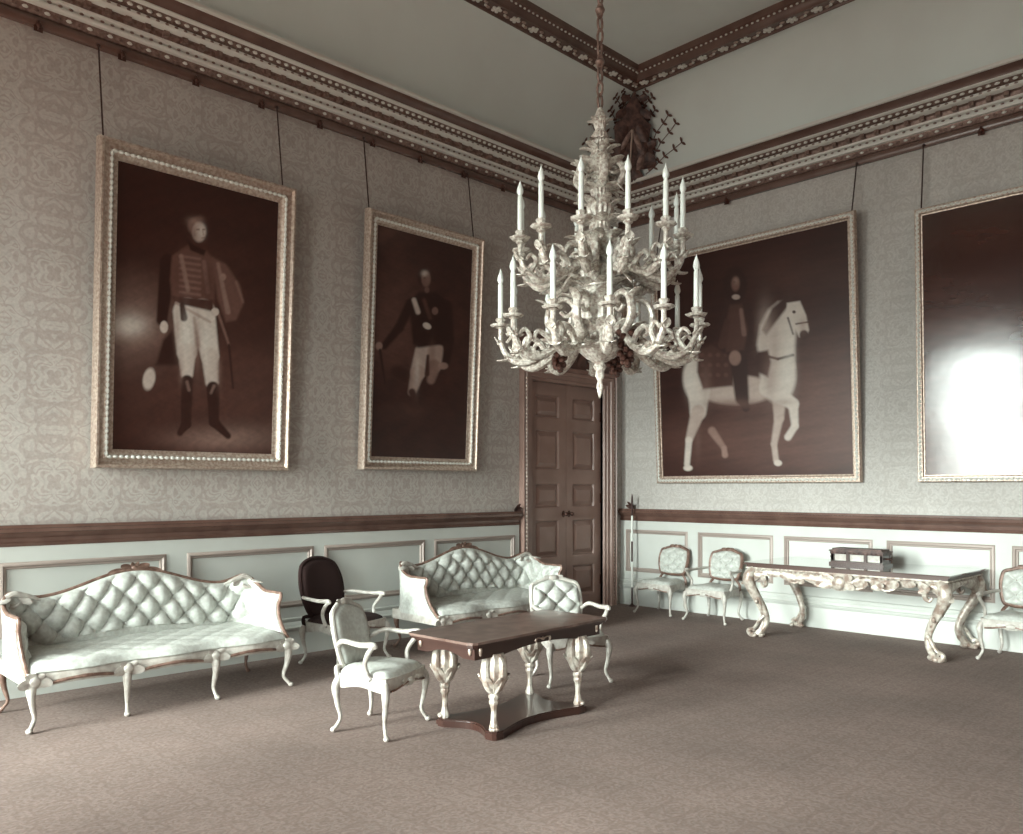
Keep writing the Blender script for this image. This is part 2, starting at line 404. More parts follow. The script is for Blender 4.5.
# door with its surround
def door():
    d = bpy.data.objects.new('door_1', None); C.objects.link(d); d['kind'] = 'structure'; d.location = ((DX0+DX1)/2, Y0, 0)
    ox, oy = (DX0+DX1)/2, Y0
    def loc(mb): mb.xform(Matrix.Translation((-ox,-oy,0))); return mb
    hw = (DX1-DX0)/2
    rows = [(3.055,2.72),(2.57,2.0),(1.82,1.465),(1.307,.767),(.65,.2)]
    for s in (0,1):
        a = DX0 if s == 0 else DX0+hw; b = a+hw
        m = MB(); yf = Y0+.05
        px0, px1 = a+.13, b-.13
        m.box((a+.004, yf, .01), (px0, yf+.06, DZ-.005)); m.box((px1, yf, .01), (b-.004, yf+.06, DZ-.005))
        zs = [.01]+[z for r in rows[::-1] for z in (r[1], r[0])]+[DZ-.005]
        for i in range(0, len(zs), 2): m.box((px0, yf, zs[i]), (px1, yf+.06, zs[i+1]))
        leaf = loc(m).build('door_leaf', M_door, d, False)
        for (zt, zb) in rows:
            m = MB()
            pr = [(0,0),(.018,.004),(.03,.034),(.045,.036),(.10,.004)]
            n = len(pr); vs = []
            for (cx, cz, sx, sz) in ((px0,zb,1,1),(px1,zb,-1,1),(px1,zt,-1,-1),(px0,zt,1,-1)):
                for (i, o) in pr: vs.append((cx+sx*i, yf+o, cz+sz*i))
            fs = []
            for k in range(4):
                for i in range(n-1): k2 = (k+1)%4; fs.append((k*n+i, k2*n+i, k2*n+i+1, k*n+i+1))
            fs.append(tuple(k*n+n-1 for k in range(4)))
            m.add(vs, fs)
            loc(m).build('door_panel', M_door, leaf, False)
        m = MB(); kx = b-.06 if s == 0 else a+.06
        m.tube([(kx,yf,1.38),(kx,yf-.05,1.38)], .012, 8, 1); m.blob((kx,yf-.065,1.38), (.03,.022,.03)); m.blob((kx,yf-.004,1.38), (.035,.006,.05))
        loc(m).build('door_knob', M_ormd, leaf)
        m = MB(); hx = a+.01 if s == 0 else b-.01
        for z in (.4,1.6,2.8): m.box((hx-.015,yf-.012,z-.07),(hx+.015,yf,z+.07))
        loc(m).build('hinge', M_ormd, leaf, False)
    # architrave
    m = MB()
    arch = [(-.01,.0),(0,-.03),(.04,-.035),(.045,-.05),(.10,-.055),(.11,-.075),(.15,-.085),(.17,-.06),(.20,-.06),(.215,-.09),(.225,-.0)]
    pts = [(DX0,0,-1),(DX0,DZ,-1),(DX1,DZ,1),(DX1,0,1)]
    n = len(arch); vs = []
    for (x, z, s) in pts:
        for (i, o) in arch:
            vs.append((x+s*i, Y0+o, z+(i if z > 1 else 0)))
    fs = []
    for k in range(3):
        for i in range(n-1): fs.append((k*n+i,(k+1)*n+i,(k+1)*n+i+1,k*n+i+1))
    m.add(vs, fs)
    # jamb reveals
    m.box((DX0-.012,Y0-.005,0),(DX0,Y0+.2,DZ)); m.box((DX1,Y0-.005,0),(DX1+.012,Y0+.2,DZ)); m.box((DX0,Y0-.005,DZ),(DX1,Y0+.2,DZ+.012))
    loc(m).build('architrave', M_door, d)
    # carved bead rows on the sides
    m = MB()
    for x in (DX0-.16, DX1+.16):
        for i in range(60): m.blob((x, Y0-.075, .1+i*.053), (.014,.014,.02), 6, 4)
    loc(m).build('carved_beading', M_giltl, d)
    # carved frieze and hood
    m = MB(); za = DZ+.225
    m.box((DX0-.19, Y0-.06, za), (DX1+.19, Y0, za+.26))
    m.sweep([(0,za+.26),(.08,za+.26),(.10,za+.29),(.17,za+.32),(.19,za+.35),(.19,za+.38),(0,za+.38)], (DX0-.22,Y0,0), (DX1+.22,Y0,0), (0,-1,0), 0)
    for i in range(13):
        x = DX0-.12+i*.148
        m.leaf((x,Y0-.06,za+.04),(.5 if i%2 else -.5,-.1,1),(0,-1,0),.2,.11,.25)
        m.blob((x+.07,Y0-.07,za+.12), (.03,.02,.03))
    loc(m).build('carved_frieze', M_doord, d)
door()
# scrolled leaves where the dado rail stops
m = MB()
for i, (a, l) in enumerate(((80,.12),(40,.09),(130,.09),(10,.07))):
    m.leaf((7.86,Y0-.05,1.44),(math.cos(math.radians(a)),-.1,math.sin(math.radians(a))),(0,-1,0),l,.06,.4)
struct('trim_7', m, M_orn)
m = MB()
for i, (a, l) in enumerate(((80,.13),(40,.10),(130,.11),(160,.08))):
    m.leaf((X0-.05,7.72,1.44),(-.1,math.cos(math.radians(a)),math.sin(math.radians(a))),(-1,0,0),l,.05,.5)
struct('trim_8', m, M_orn)
# picture rail hooks
for i in range(10):
    x = 2.138+i*.683
    m = MB(); m.tube([(0,-.062,.03),(0,-.085,.03),(0,-.09,0),(0,-.07,-.03),(0,-.085,-.045)], .009, 6, 3); m.blob((0,-.088,-.0), (.022,.014,.022)); m.box((-.035,-.066,-.05),(.035,-.06,0))
    o = m.build('picture_hook', [M_ormd], loc=(x, Y0, 5.66))
    tag(o, 'small dark picture hook under the rail above the sofas, holding nothing', 'hook', 'empty picture hooks on the wall of the sofas')
for i, y in enumerate((2.95,6.1)):
    m = MB(); m.tube([(-.062,0,.03),(-.085,0,.03),(-.09,0,0),(-.07,0,-.03),(-.085,0,-.045)], .009, 6, 3); m.blob((-.088,0,-.0), (.014,.022,.022)); m.box((-.066,-.035,-.05),(-.06,.035,0))
    o = m.build('picture_hook', [M_ormd], loc=(X0, y, 5.66))
    tag(o, ('small dark hook under the cornice, above the glare-lit painting', 'small dark hook under the cornice, above the horse painting')[i], 'hook')

# carved corner trophy of the coved ceiling
def corner_ornament():
    B = Vector((X0-.52, Y0-.52, 6.17)); T = Vector((X0-QO-.02, Y0-QO-.02, ZR))
    up = (T-B); H = up.length; up.normalize()
    rt = Vector((1,-1,0)).normalized(); nr = rt.cross(up)
    if nr.x > 0: nr = -nr
    root = thing('ceiling_trophy', 'dark carved trophy with leafy sprays in the corner of the coved ceiling', 'carving', tuple(B))
    def P(u, v, o=0.0): return rt*u + up*(v*H) + nr*o
    m = MB()
    # pedestal and mantle
    def prism(poly, o0, o1):
        n = len(poly); vs = [P(u,v,o0) for u,v in poly]+[P(u,v,o1) for u,v in poly]
        m.add(vs, [tuple(range(n))[::-1], tuple(range(n,2*n))]+[(i,(i+1)%n,n+(i+1)%n,n+i) for i in range(n)])
    prism([(-.10,-.02),(.10,-.02),(.13,.12),(.30,.14),(.34,.32),(.24,.45),(.26,.62),(.14,.70),(.17,.74),(.06,.88),(0,1.0),(-.06,.88),(-.17,.74),(-.14,.70),(-.25,.6),(-.22,.42),(-.28,.3),(-.22,.14),(-.13,.12)], -.03, .04)
    root_m = m.build('mantle', M_orn, root, False)
    m = MB()
    for s in (-1,1):
        for (u, v, a, l, w) in ((.05,.9,10,.15,.09),(.1,.78,-30,.18,.11),(.08,.62,-60,.26,.14),(.12,.5,-75,.26,.16),(.1,.3,-20,.3,.16),(.15,.18,10,.24,.14),(.05,.12,-50,.25,.14),(.16,.34,35,.24,.12)):
            d = rt*(s*math.cos(math.radians(a)))+up*math.sin(math.radians(a))
            m.leaf(P(u*s,v,.04), d, nr, l, w, .25, tip=.02)
    m.build('leaf_carving', M_orn, root)
    for s in (-1,1):
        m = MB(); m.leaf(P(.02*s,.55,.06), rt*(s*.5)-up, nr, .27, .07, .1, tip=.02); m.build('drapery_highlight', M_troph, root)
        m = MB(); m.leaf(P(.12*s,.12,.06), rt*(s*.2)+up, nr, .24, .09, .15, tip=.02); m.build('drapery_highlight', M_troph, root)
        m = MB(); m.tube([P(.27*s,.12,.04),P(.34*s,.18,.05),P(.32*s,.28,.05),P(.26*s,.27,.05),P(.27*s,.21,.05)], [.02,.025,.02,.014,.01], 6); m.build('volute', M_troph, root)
    m = MB(); m.tube([P(0,.10,.07),P(0,.55,.07)], .014, 6, 1); m.blob(P(0,.56,.07), .028); m.build('central_bar', M_ornl, root)
    # sprays lying on the two coves
    def spray(side):
        m = MB()
        def S(a, t, o=.012):   # a along the wall from the corner; t up the cove
            off, z = covep(t)
            ang = t*PI/2; no = Vector((0,0,0))
            if side == 0: return Vector((X0-off-a, Y0-off-o, z-o)) - B
            return Vector((X0-off-o, Y0-off-a, z-o)) - B
        for (a0,t0,a1,t1) in ((.35,.05,.92,.22),(.35,.10,.80,.40),(.14,.62,.34,.76),(.10,.72,.2,.90),(.34,.20,.66,.5),(.22,.44,.42,.6)):
            pts = [S(a0+(a1-a0)*k/5+.03*math.sin(k*1.7), t0+(t1-t0)*k/5) for k in range(6)]
            m.tube(pts, .006, 5, 1)
            for k in range(1,6):
                d = (pts[k]-pts[k-1]).normalized()
                nn = Vector((0,-1,-.6)) if side == 0 else Vector((-1,0,-.6))
                w = d.cross(nn).normalized()
                for sg in (-1,1): m.leaf(pts[k], d*.6+w*sg, nn, .075, .036, .2, 3, .003)
        m.build('leaf_spray', M_spray, root)
    spray(0); spray(1)
corner_ornament()

# ------------------------------------------------------------------ pictures
def sd_poly(px, py, pts):
    d = np.full(px.shape, 1e18); s = np.ones(px.shape); n = len(pts)
    for i in range(n):
        x0,y0 = pts[i]; x1,y1 = pts[i-1]
        ex, ey = x1-x0, y1-y0; wx, wy = px-x0, py-y0
        t = np.clip((wx*ex+wy*ey)/(ex*ex+ey*ey), 0, 1)
        bx, by = wx-ex*t, wy-ey*t
        d = np.minimum(d, bx*bx+by*by)
        c1 = py >= y0; c2 = py < y1; c3 = ex*wy > ey*wx
        fl = (c1 & c2 & c3) | (~c1 & ~c2 & ~c3)
        s = np.where(fl, -s, s)
    return s*np.sqrt(d)
class Paint:
    def __init__(s, px, py, base): s.px, s.py = px, py; s.c = np.ones(px.shape+(3,))*np.array(base)
    def put(s, mask, col, a=1.0):
        mm = (np.clip(mask,0,1)*a)[...,None]; s.c = s.c*(1-mm)+np.array(col)*mm
    def ell(s, x, y, rx, ry, col, soft=.12, rot=0, a=1.0):
        c, q = math.cos(math.radians(rot)), math.sin(math.radians(rot))
        dx, dy = s.px-x, s.py-y; u = (dx*c+dy*q)/rx; v = (-dx*q+dy*c)/ry
        s.put((1-np.sqrt(u*u+v*v))/soft+.5, col, a)
    def cap(s, x0, y0, x1, y1, r0, r1, col, soft=1.5, a=1.0):
        ex, ey = x1-x0, y1-y0; t = np.clip(((s.px-x0)*ex+(s.py-y0)*ey)/(ex*ex+ey*ey), 0, 1)
        d = np.hypot(s.px-x0-ex*t, s.py-y0-ey*t); r = r0+(r1-r0)*t
        s.put((r-d)/soft+.5, col, a)
    def poly(s, pts, col, soft=1.5, a=1.0): s.put(-sd_poly(s.px, s.py, pts)/soft+.5, col, a)
    def fog(s, x, y, rx, ry, col, a=1.0):
        u = ((s.px-x)/rx)**2+((s.py-y)/ry)**2; s.put(np.exp(-u), col, a)
    def noise(s, amp, sx=18, sy=9, seed=1):
        r = np.random.RandomState(seed); n = 0
        for k in range(9):
            fx, fy, p = r.uniform(-1,1)/sx*(1+k*.6), r.uniform(-1,1)/sy*(1+k*.6), r.uniform(0,6)
            n = n+np.sin(s.px*fx*3+s.py*fy*3+p+2*np.sin(s.py*fx*2+p*2))/(1+k*.4)
        s.c = s.c*(1+amp*n/3)[...,None]
DK = (.034,.0095,.0065)
def col(g):  # tone on the brown-to-cream scale of the canvases
    k = [(0,(.022,.006,.004)),(.1,(.05,.018,.013)),(.25,(.115,.052,.04)),(.5,(.27,.17,.14)),(.75,(.50,.42,.37)),(1,(.72,.70,.64))]
    for i in range(len(k)-1):
        if g <= k[i+1][0]:
            t = (g-k[i][0])/(k[i+1][0]-k[i][0]); return tuple(k[i][1][j]*(1-t)+k[i+1][1][j]*t for j in range(3))
    return k[-1][1]
def pic_officer(P):
    P.fog(135,325,45,40,col(.42),.9); P.fog(130,325,18,12,col(.85),.8); P.fog(235,380,70,55,col(.2),.8); P.fog(215,280,55,70,col(.11),.8)
    P.fog(225,438,50,13,col(.45),.8); P.fog(150,400,60,30,col(.13),.7); P.noise(.18)
    P.poly([(163,340),(172,330),(186,350),(182,365),(156,365)], col(.02), 4)          # hat
    P.ell(149,379,6,11,col(.72),.35,10)
    P.cap(168,262,162,320,8,5.5,col(.015),2.5)
    P.poly([(172,256),(188,245),(206,250),(216,262),(214,300),(213,310),(173,303),(170,280)], col(.24), 3)
    for k in range(7): P.cap(180,256+k*6,200,259+k*6,1.2,1.2,col(.42),2,.6)
    P.cap(181,256,188,290,2,2,col(.5),2,.7); P.cap(204,262,208,292,2,2,col(.38),2,.7)
    P.poly([(212,257),(226,264),(240,285),(244,303),(236,320),(226,322),(218,300)], col(.27), 3)
    P.cap(218,264,228,312,1.6,2.5,col(.5),2,.7); P.cap(236,282,243,302,1,1,col(.45),2,.6); P.ell(223,277,3,3.5,col(.5),.5)
    P.cap(187,312,187,352,14,10,col(.83),2.5); P.cap(187,352,187,374,9,6,col(.76),2.5)
    P.cap(202,312,210,356,13,9,col(.80),2.5); P.cap(210,356,212,382,8.5,6.5,col(.74),2.5)
    P.cap(194,318,198,345,1,2,col(.45),3,.6)
    P.poly([(172,296),(213,300),(214,312),(202,309),(174,303)], col(.12), 2.5)
    P.cap(176,303,210,322,1.4,1.4,col(.6),1.5,.8); P.cap(182,305,184,318,2.5,3.5,col(.05),2)
    P.cap(187,381,186,424,6,5,col(.03),2); P.cap(186,424,180,433,5,3,col(.03),2); P.cap(187,382,189,390,1.5,1.5,col(.5),2,.6)
    P.cap(213,388,214,422,6.5,5,col(.03),2); P.cap(214,422,228,436,5,3,col(.03),2); P.cap(214,386,211,393,1.5,1.2,col(.5),2,.6)
    P.cap(217,310,229,345,1.3,1.2,col(.35),1.5); P.cap(229,345,233,388,1.2,.9,col(.03),1.5)
    P.ell(164,327,4,6,col(.75),.3); P.ell(215,312,4,4,col(.75),.3)
    P.poly([(187,240),(196,246),(206,250),(204,256),(190,250)], col(.02), 2)
    P.ell(195,226,7,8,col(.34),.5); P.fog(193,221,6,4,col(.5),.6); P.fog(200,219,4,3,col(.42),.6); P.ell(199,232,6.8,10,col(.62),.3); P.fog(202,231,3.5,6,col(.85),.8); P.fog(194,234,2.5,6,col(.3),.6); P.cap(197,229.5,199,229.5,.8,.8,col(.25),1.4,.8); P.cap(203,229.5,204.5,229.5,.8,.8,col(.25),1.4,.8); P.cap(202,238,204.5,237.6,.6,.6,col(.3),1.4,.7); P.cap(202.5,230,203.5,234.5,.5,.8,col(.45),1.2,.6)
    # modelling of the breeches and coat by brush
    P.fog(197,345,3.5,28,col(.42),.6); P.fog(177,330,3,24,col(.5),.5); P.fog(206,345,3,22,col(.95),.35); P.fog(186,335,4,22,col(.95),.35)
    P.fog(219,372,3,16,col(.4),.5); P.fog(181,370,2.5,14,col(.45),.45); P.fog(208,285,6,18,col(.12),.5); P.fog(178,275,4,16,col(.14),.4)
    P.noise(.10,5,7,21)
def pic_gentleman(P):
    P.fog(390,330,30,40,col(.24),.9); P.fog(398,300,28,50,col(.18),.8); P.fog(380,225,25,22,col(.22),.8); P.fog(455,330,20,60,col(.12),.8)
    P.fog(405,425,45,30,col(.05),.9); P.fog(410,410,25,9,col(.13),.7); P.noise(.2,14,8,4)
    for (x,y) in ((398,372),(392,384),(405,376)): P.ell(x,y,7,6,col(.05),.6)
    P.cap(424,352,418,372,9,7.5,col(.62),2.5); P.cap(418,372,412,392,7,4,col(.56),2.5)
    P.cap(436,352,434,366,8.5,7,col(.55),2.5); P.cap(434,366,431,380,6.5,4,col(.4),3)
    P.cap(412,392,416,402,3.5,3,col(.10),2); P.cap(428,356,427,374,1.5,2.5,col(.1),2)
    P.poly([(409,301),(419,292),(436,292),(448,302),(451,330),(449,345),(440,345),(418,348),(413,344)], col(.015), 3)
    P.cap(411,303,399,328,5,4.5,col(.02),2.5); P.cap(399,328,384,346,4.5,3.5,col(.02),2.5)
    P.cap(446,306,449,340,6,5,col(.02),2.5); P.cap(449,340,446,362,5,4,col(.02),2.5)
    P.ell(379,346,3.5,4,col(.5),.4); P.cap(380,350,385,383,1.3,1,col(.02),1.3); P.ell(443,366,5,3.5,col(.5),.4)
    P.cap(414,300,418,312,2.2,2.4,col(.7),2); P.cap(424,300,430,318,1.8,1.8,col(.2),2,.7); P.ell(427,326,4.5,3,col(.75),.3,30); P.ell(435,311,3.2,3.8,col(.35),.4)
    P.ell(424,277,6.5,9.5,col(.04),.3); P.ell(426,279,4.6,8,col(.33),.4); P.fog(424.5,273.5,3.4,3,col(.8),.8); P.fog(428,280,2,3,col(.45),.5); P.cap(424,278,425,278,.5,.5,col(.1),1.2,.7); P.ell(427,290,2.5,3,col(.3),.5)
    P.fog(432,355,3,14,col(.3),.5); P.fog(417,372,2.5,14,col(.85),.4); P.fog(411,375,2,12,col(.3),.4); P.noise(.10,5,6,22)
def pic_horse(P):
    P.fog(830,400,60,60,col(.27),.9); P.fog(800,440,80,26,col(.27),.8); P.fog(740,440,90,24,col(.21),.8); P.fog(800,275,55,22,col(.14),.7); P.fog(700,300,30,40,col(.03),.8)
    P.noise(.16,26,8,9)
    W = col(.80); w2 = col(.66)
    P.cap(712,431,724,448,4,2.5,col(.45),2.5); P.cap(724,448,725,455,2.5,3,col(.5),2)
    P.cap(779,396,779,418,7,5,w2,2.5); P.cap(779,418,774,444,4.5,3,w2,2.5); P.cap(774,444,776,460,2.8,2.8,w2,2); P.ell(778,463,4,3,W,.4)
    P.ell(736,390,38,15,w2,.2); P.ell(697,378,14,23,W,.25); P.cap(699,392,698,412,11,8,W,3); P.cap(698,412,689,440,7,3.5,w2,2.5); P.cap(689,440,687,464,3.2,2.8,W,2); P.ell(688,468,4.5,3,W,.4)
    P.ell(778,375,18,28,W,.22); P.cap(768,388,793,404,9,6,W,2.5); P.cap(793,404,795,426,5,3.5,W,2.5); P.cap(795,426,788,437,3.4,3.6,W,2)
    P.poly([(768,310),(778,302),(788,300),(797,322),(795,345),(795,368),(762,372),(757,345),(760,325)], W, 4)
    P.poly([(772,308),(786,296),(800,297),(803,303),(790,304),(776,322),(766,335),(762,330)], col(.06), 3)
    P.poly([(787,303),(800,301),(806,315),(809,330),(806,338),(799,337),(793,324),(786,316)], W, 2)
    P.ell(804,335,4.5,5,col(.08),.4); P.ell(794,312,1.8,1.6,col(.05),.5); P.cap(788,318,793,334,1,1,col(.05),1.2); P.cap(796,324,808,322,.8,.8,col(.1),1)
    P.cap(766,356,778,359,1.3,1.3,col(.04),1.3); P.cap(778,359,793,355,1.3,1.3,col(.04),1.3)
    P.fog(765,330,7,24,w2,.6)
    P.poly([(698,350),(712,345),(735,360),(733,386),(703,389),(697,372)], col(.12), 3)
    for k in range(12): P.ell(702+(k%4)*8,355+(k//4)*10,2.2,2,col(.26),.8,0,.6)
    P.poly([(757,352),(768,350),(771,362),(768,377),(757,372),(753,362)], col(.07), 3)
    P.cap(738,352,742,398,9,7,col(.025),3); P.cap(742,398,746,408,5,4,col(.03),2)
    P.ell(736,328,17,34,col(.045),.25); P.ell(735,285,12,18,col(.018),.25)
    P.poly([(730,305),(742,304),(748,330),(744,350),(726,352),(724,330)], col(.14), 3)
    P.cap(741,310,744,334,1.8,2.4,col(.42),2,.7); P.cap(727,322,722,345,3,4,col(.12),2); P.ell(735,358,6,7.5,col(.42),.3); P.ell(736,297,4,2.6,col(.62),.4)
    P.ell(735.5,284,4.2,7,col(.3),.5); P.fog(736,281,2.6,3.4,col(.52),.7); P.cap(734,282,735,282,.5,.5,col(.1),1.2,.6)
    P.fog(735,404,34,5,col(.28),.6); P.fog(706,385,5,22,col(.40),.4); P.fog(690,378,5,16,col(.92),.4); P.fog(770,380,7,22,col(.45),.5); P.fog(788,372,7,22,col(.95),.4)
    P.fog(775,345,5,26,col(.5),.4); P.fog(790,340,5,22,col(.92),.35); P.fog(803,325,4,8,col(.45),.5); P.fog(698,440,3,18,col(.4),.3); P.fog(784,402,9,3,col(.5),.4)
    P.noise(.08,6,6,23)
def pic_dark(P):
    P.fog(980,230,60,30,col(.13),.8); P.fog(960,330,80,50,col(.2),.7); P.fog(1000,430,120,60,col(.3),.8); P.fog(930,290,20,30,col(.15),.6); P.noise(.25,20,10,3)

M_canvas = bpy.data.materials.new('varnished_canvas'); M_canvas.use_nodes = True
def setup_canvas(m, rough, bst):
    nt = m.node_tree; b = nt.nodes['Principled BSDF']; at = nt.nodes.new('ShaderNodeAttribute'); at.attribute_name = 'paint'
    nt.links.new(at.outputs['Color'], b.inputs['Base Color']); b.inputs['Roughness'].default_value = rough; b.inputs['Specular IOR Level'].default_value = .5
    tc = nt.nodes.new('ShaderNodeTexCoord'); n = nt.nodes.new('ShaderNodeTexNoise'); n.inputs['Scale'].default_value = 2.6; n.inputs['Detail'].default_value = 5
    nt.links.new(tc.outputs['Object'], n.inputs['Vector'])
    bp = nt.nodes.new('ShaderNodeBump'); bp.inputs['Strength'].default_value = bst; bp.inputs['Distance'].default_value = .05
    nt.links.new(n.outputs['Fac'], bp.inputs['Height']); nt.links.new(bp.outputs['Normal'], b.inputs['Normal'])
setup_canvas(M_canvas, .35, .05)
M_canvas_g = bpy.data.materials.new('glossy_varnished_canvas'); M_canvas_g.use_nodes = True; setup_canvas(M_canvas_g, .16, .10)
_b = M_canvas_g.node_tree.nodes['Principled BSDF']; _b.inputs['Coat Weight'].default_value = 1; _b.inputs['Coat IOR'].default_value = 1.6; _b.inputs['Coat Roughness'].default_value = .14

def painting(side, a, b, z0, z1, lean, fw, fdep, painter, nu, nv, label, style, cm, wires, fmat, fmat2):
    """side 0: on the sofa wall (a,b = X); side 1: on the back wall (a,b = Y). local: u across, o out from wall, z up; hinged at its foot"""
    w = b-a; h = (z1-z0)/math.cos(lean)
    if side == 0: B = Matrix(((1,0,0),(0,-1,0),(0,0,1))); org = Vector((a, Y0-.03, z0))
    else: B = Matrix(((0,-1,0),(1,0,0),(0,0,1))); org = Vector((X0-.03, a, z0))
    R = B.to_4x4() @ Matrix.Rotation(-lean, 4, 'X')      # the top leans out, away from the wall
    R = B.to_4x4() @ Matrix(((1,0,0,0),(0,math.cos(lean),math.sin(lean),0),(0,-math.sin(lean),math.cos(lean),0),(0,0,0,1)))
    root = thing('framed_painting', label, 'painting', tuple(org))
    def L(u, o, v): return R @ Vector((u, o, v))
    # frame
    m = MB()
    if style == 0: pr = [(0,0),(0,fdep*.7),(.012,fdep),(.03,fdep),(.045,fdep*.75),(fw*.5,fdep*.62),(fw*.62,fdep*.78),(fw*.72,fdep*.62),(fw*.9,fdep*.45),(fw,fdep*.42),(fw,0)]
    else: pr = [(0,0),(0,fdep*.8),(.01,fdep),(fw*.75,fdep),(fw*.85,fdep*.6),(fw,fdep*.55),(fw,0)]
    n = len(pr); vs = []
    for (cx, cz, sx, sz) in ((0,0,1,1),(w,0,-1,1),(w,h,-1,-1),(0,h,1,-1)):
        for (i, o) in pr: vs.append(L(cx+sx*i, o, cz+sz*i))
    fs = []
    for k in range(4):
        for i in range(n): k2 = (k+1)%4; i2 = (i+1)%n; fs.append((k*n+i, k2*n+i, k2*n+i2, k*n+i2))
    m.add(vs, fs)
    fr = m.build('picture_frame', fmat, root)
    m = MB()
    off = fw*.62 if style == 0 else fw*.42; oo = fdep*(.72 if style == 0 else .95); st = .05
    cs = [(off,off),(w-off,off),(w-off,h-off),(off,h-off)]; bp_ = []; br = []
    for q in range(4):
        (x0,zz0),(x1,zz1) = cs[q], cs[(q+1)%4]; k = int(math.hypot(x1-x0,zz1-zz0)/st)
        for i in range(k*4):
            t = i/(k*4); wob = .006*math.sin(2*PI*i/4+.8) if style else 0
            bp_.append(L(x0+(x1-x0)*t+(wob if x0 == x1 else 0), oo, zz0+(zz1-zz0)*t+(wob if zz0 == zz1 else 0))); br.append((.006,.014,.018,.014)[i%4] if not style else (.008,.015,.02,.015)[i%4])
    m.tube(bp_, br, 6, 1, closed=True)
    m.build('frame_beading', fmat2, fr)
    # canvas
    u0, u1, v0, v1 = fw-.01, w-fw+.01, fw-.01, h-fw+.01; oc = fdep*.35
    uu, vv = np.meshgrid(np.linspace(u0,u1,nu), np.linspace(v0,v1,nv))
    Rm = np.array(R.to_3x3()); pl = np.stack([uu, np.full(uu.shape, oc), vv], -1) @ Rm.T
    pw = pl + np.array(org)
    px, py = project(pw[...,0], pw[...,1], pw[...,2])
    P = Paint(px, py, DK); painter(P)
    me = bpy.data.meshes.new('canvas'); idx = np.arange(nu*nv).reshape(nv,nu)
    q = np.stack([idx[:-1,:-1], idx[:-1,1:], idx[1:,1:], idx[1:,:-1]], -1).reshape(-1,4)
    if side == 1: pass
    me.from_pydata(pl.reshape(-1,3).tolist(), [], q.tolist())
    ca = me.color_attributes.new('paint', 'FLOAT_COLOR', 'POINT')
    cc = np.concatenate([np.clip(P.c,0,1), np.ones(px.shape+(1,))], -1).astype(np.float32)
    ca.data.foreach_set('color', cc.ravel())
    me.polygons.foreach_set('use_smooth', [True]*len(me.polygons)); me.materials.append(cm)
    o = bpy.data.objects.new('canvas', me); C.objects.link(o); o.parent = root
    nrm = me.polygons[0].normal; want = L(0,1,0)
    if nrm.dot(want) < 0: me.flip_normals()
    # wires up to the picture rail
    for wu in wires:
        m = MB(); top = B.to_4x4() @ Vector((wu, .035, 5.68-z0)); bot = L(wu, .0, h-.02)
        m.tube([bot, top], .008, 6, 1); m.blob(top+Vector((0,0,-.01)), .018)
        m.build('hanging_wire', M_iron, root)
    return root
painting(0, 2.56, 4.46, 1.93, 4.81, .055, .17, .12, pic_officer, 190, 290,
         'tall gilt-framed portrait of a standing officer in white breeches, above the nearer sofa', 0, M_canvas, (.06,1.80), M_giltl, M_white)
painting(0, 5.37, 7.09, 1.96, 4.84, .050, .15, .11, pic_gentleman, 150, 260,
         'gilt-framed portrait of a dark-coated man leaning on a cane, beside the door', 0, M_canvas, (.06,1.62), M_giltl, M_white)
painting(1, 4.26, 7.24, 1.82, 5.06, .055, .10, .06, pic_horse, 250, 270,
         'large painting of a dark-coated rider on a prancing white horse', 1, M_canvas, (.06,2.9), M_giltl, M_white)
painting(1, .70, 3.61, 1.82, 4.92, .035, .08, .06, pic_dark, 120, 140,
         'large dark painting with a bright window glare across its lower half', 1, M_canvas_g, (.4,2.85), M_giltl, M_white)

# ------------------------------------------------------------------ seat furniture
def tuft(x, z, sx, sz, e=.45):
    a = PI*(x/sx+z/sz)/2; b = PI*(x/sx-z/sz)/2
    p = abs(math.sin(a)*math.sin(b))**e
    # deeper at the buttons
    ca = (1-abs(math.sin(a)))*(1-abs(math.sin(b)))
    return p - .55*ca**2
def sq(u, v, k):
    """square to rounded shape, k = 0 square, 1 disc"""
    return u*(1-k+k*math.sqrt(1-v*v/2)), v*(1-k+k*math.sqrt(1-u*u/2))
def cab_leg(x, y, sx, sy, h, r=.03, name='leg', parent=None, m_=None):
    m = MB()
    m.tube([(x,y,h),(x+.02*sx,y+.02*sy,h-.06),(x+.01*sx,y+.01*sy,h*.55),(x-.01*sx,y-.01*sy,h*.28),(x+.012*sx,y+.012*sy,.05),(x+.035*sx,y+.035*sy,.018)],
           [r,r*1.15,r*.75,r*.52,r*.5,r*.62], 10, 4)
    m.blob((x+.035*sx,y+.035*sy,.02), (r*.85,r*.85,.02))
    m.blob((x+.03*sx,y+.03*sy,h-.05), (r*.6,r*.6,.035))
    return m.build(name, m_, parent)
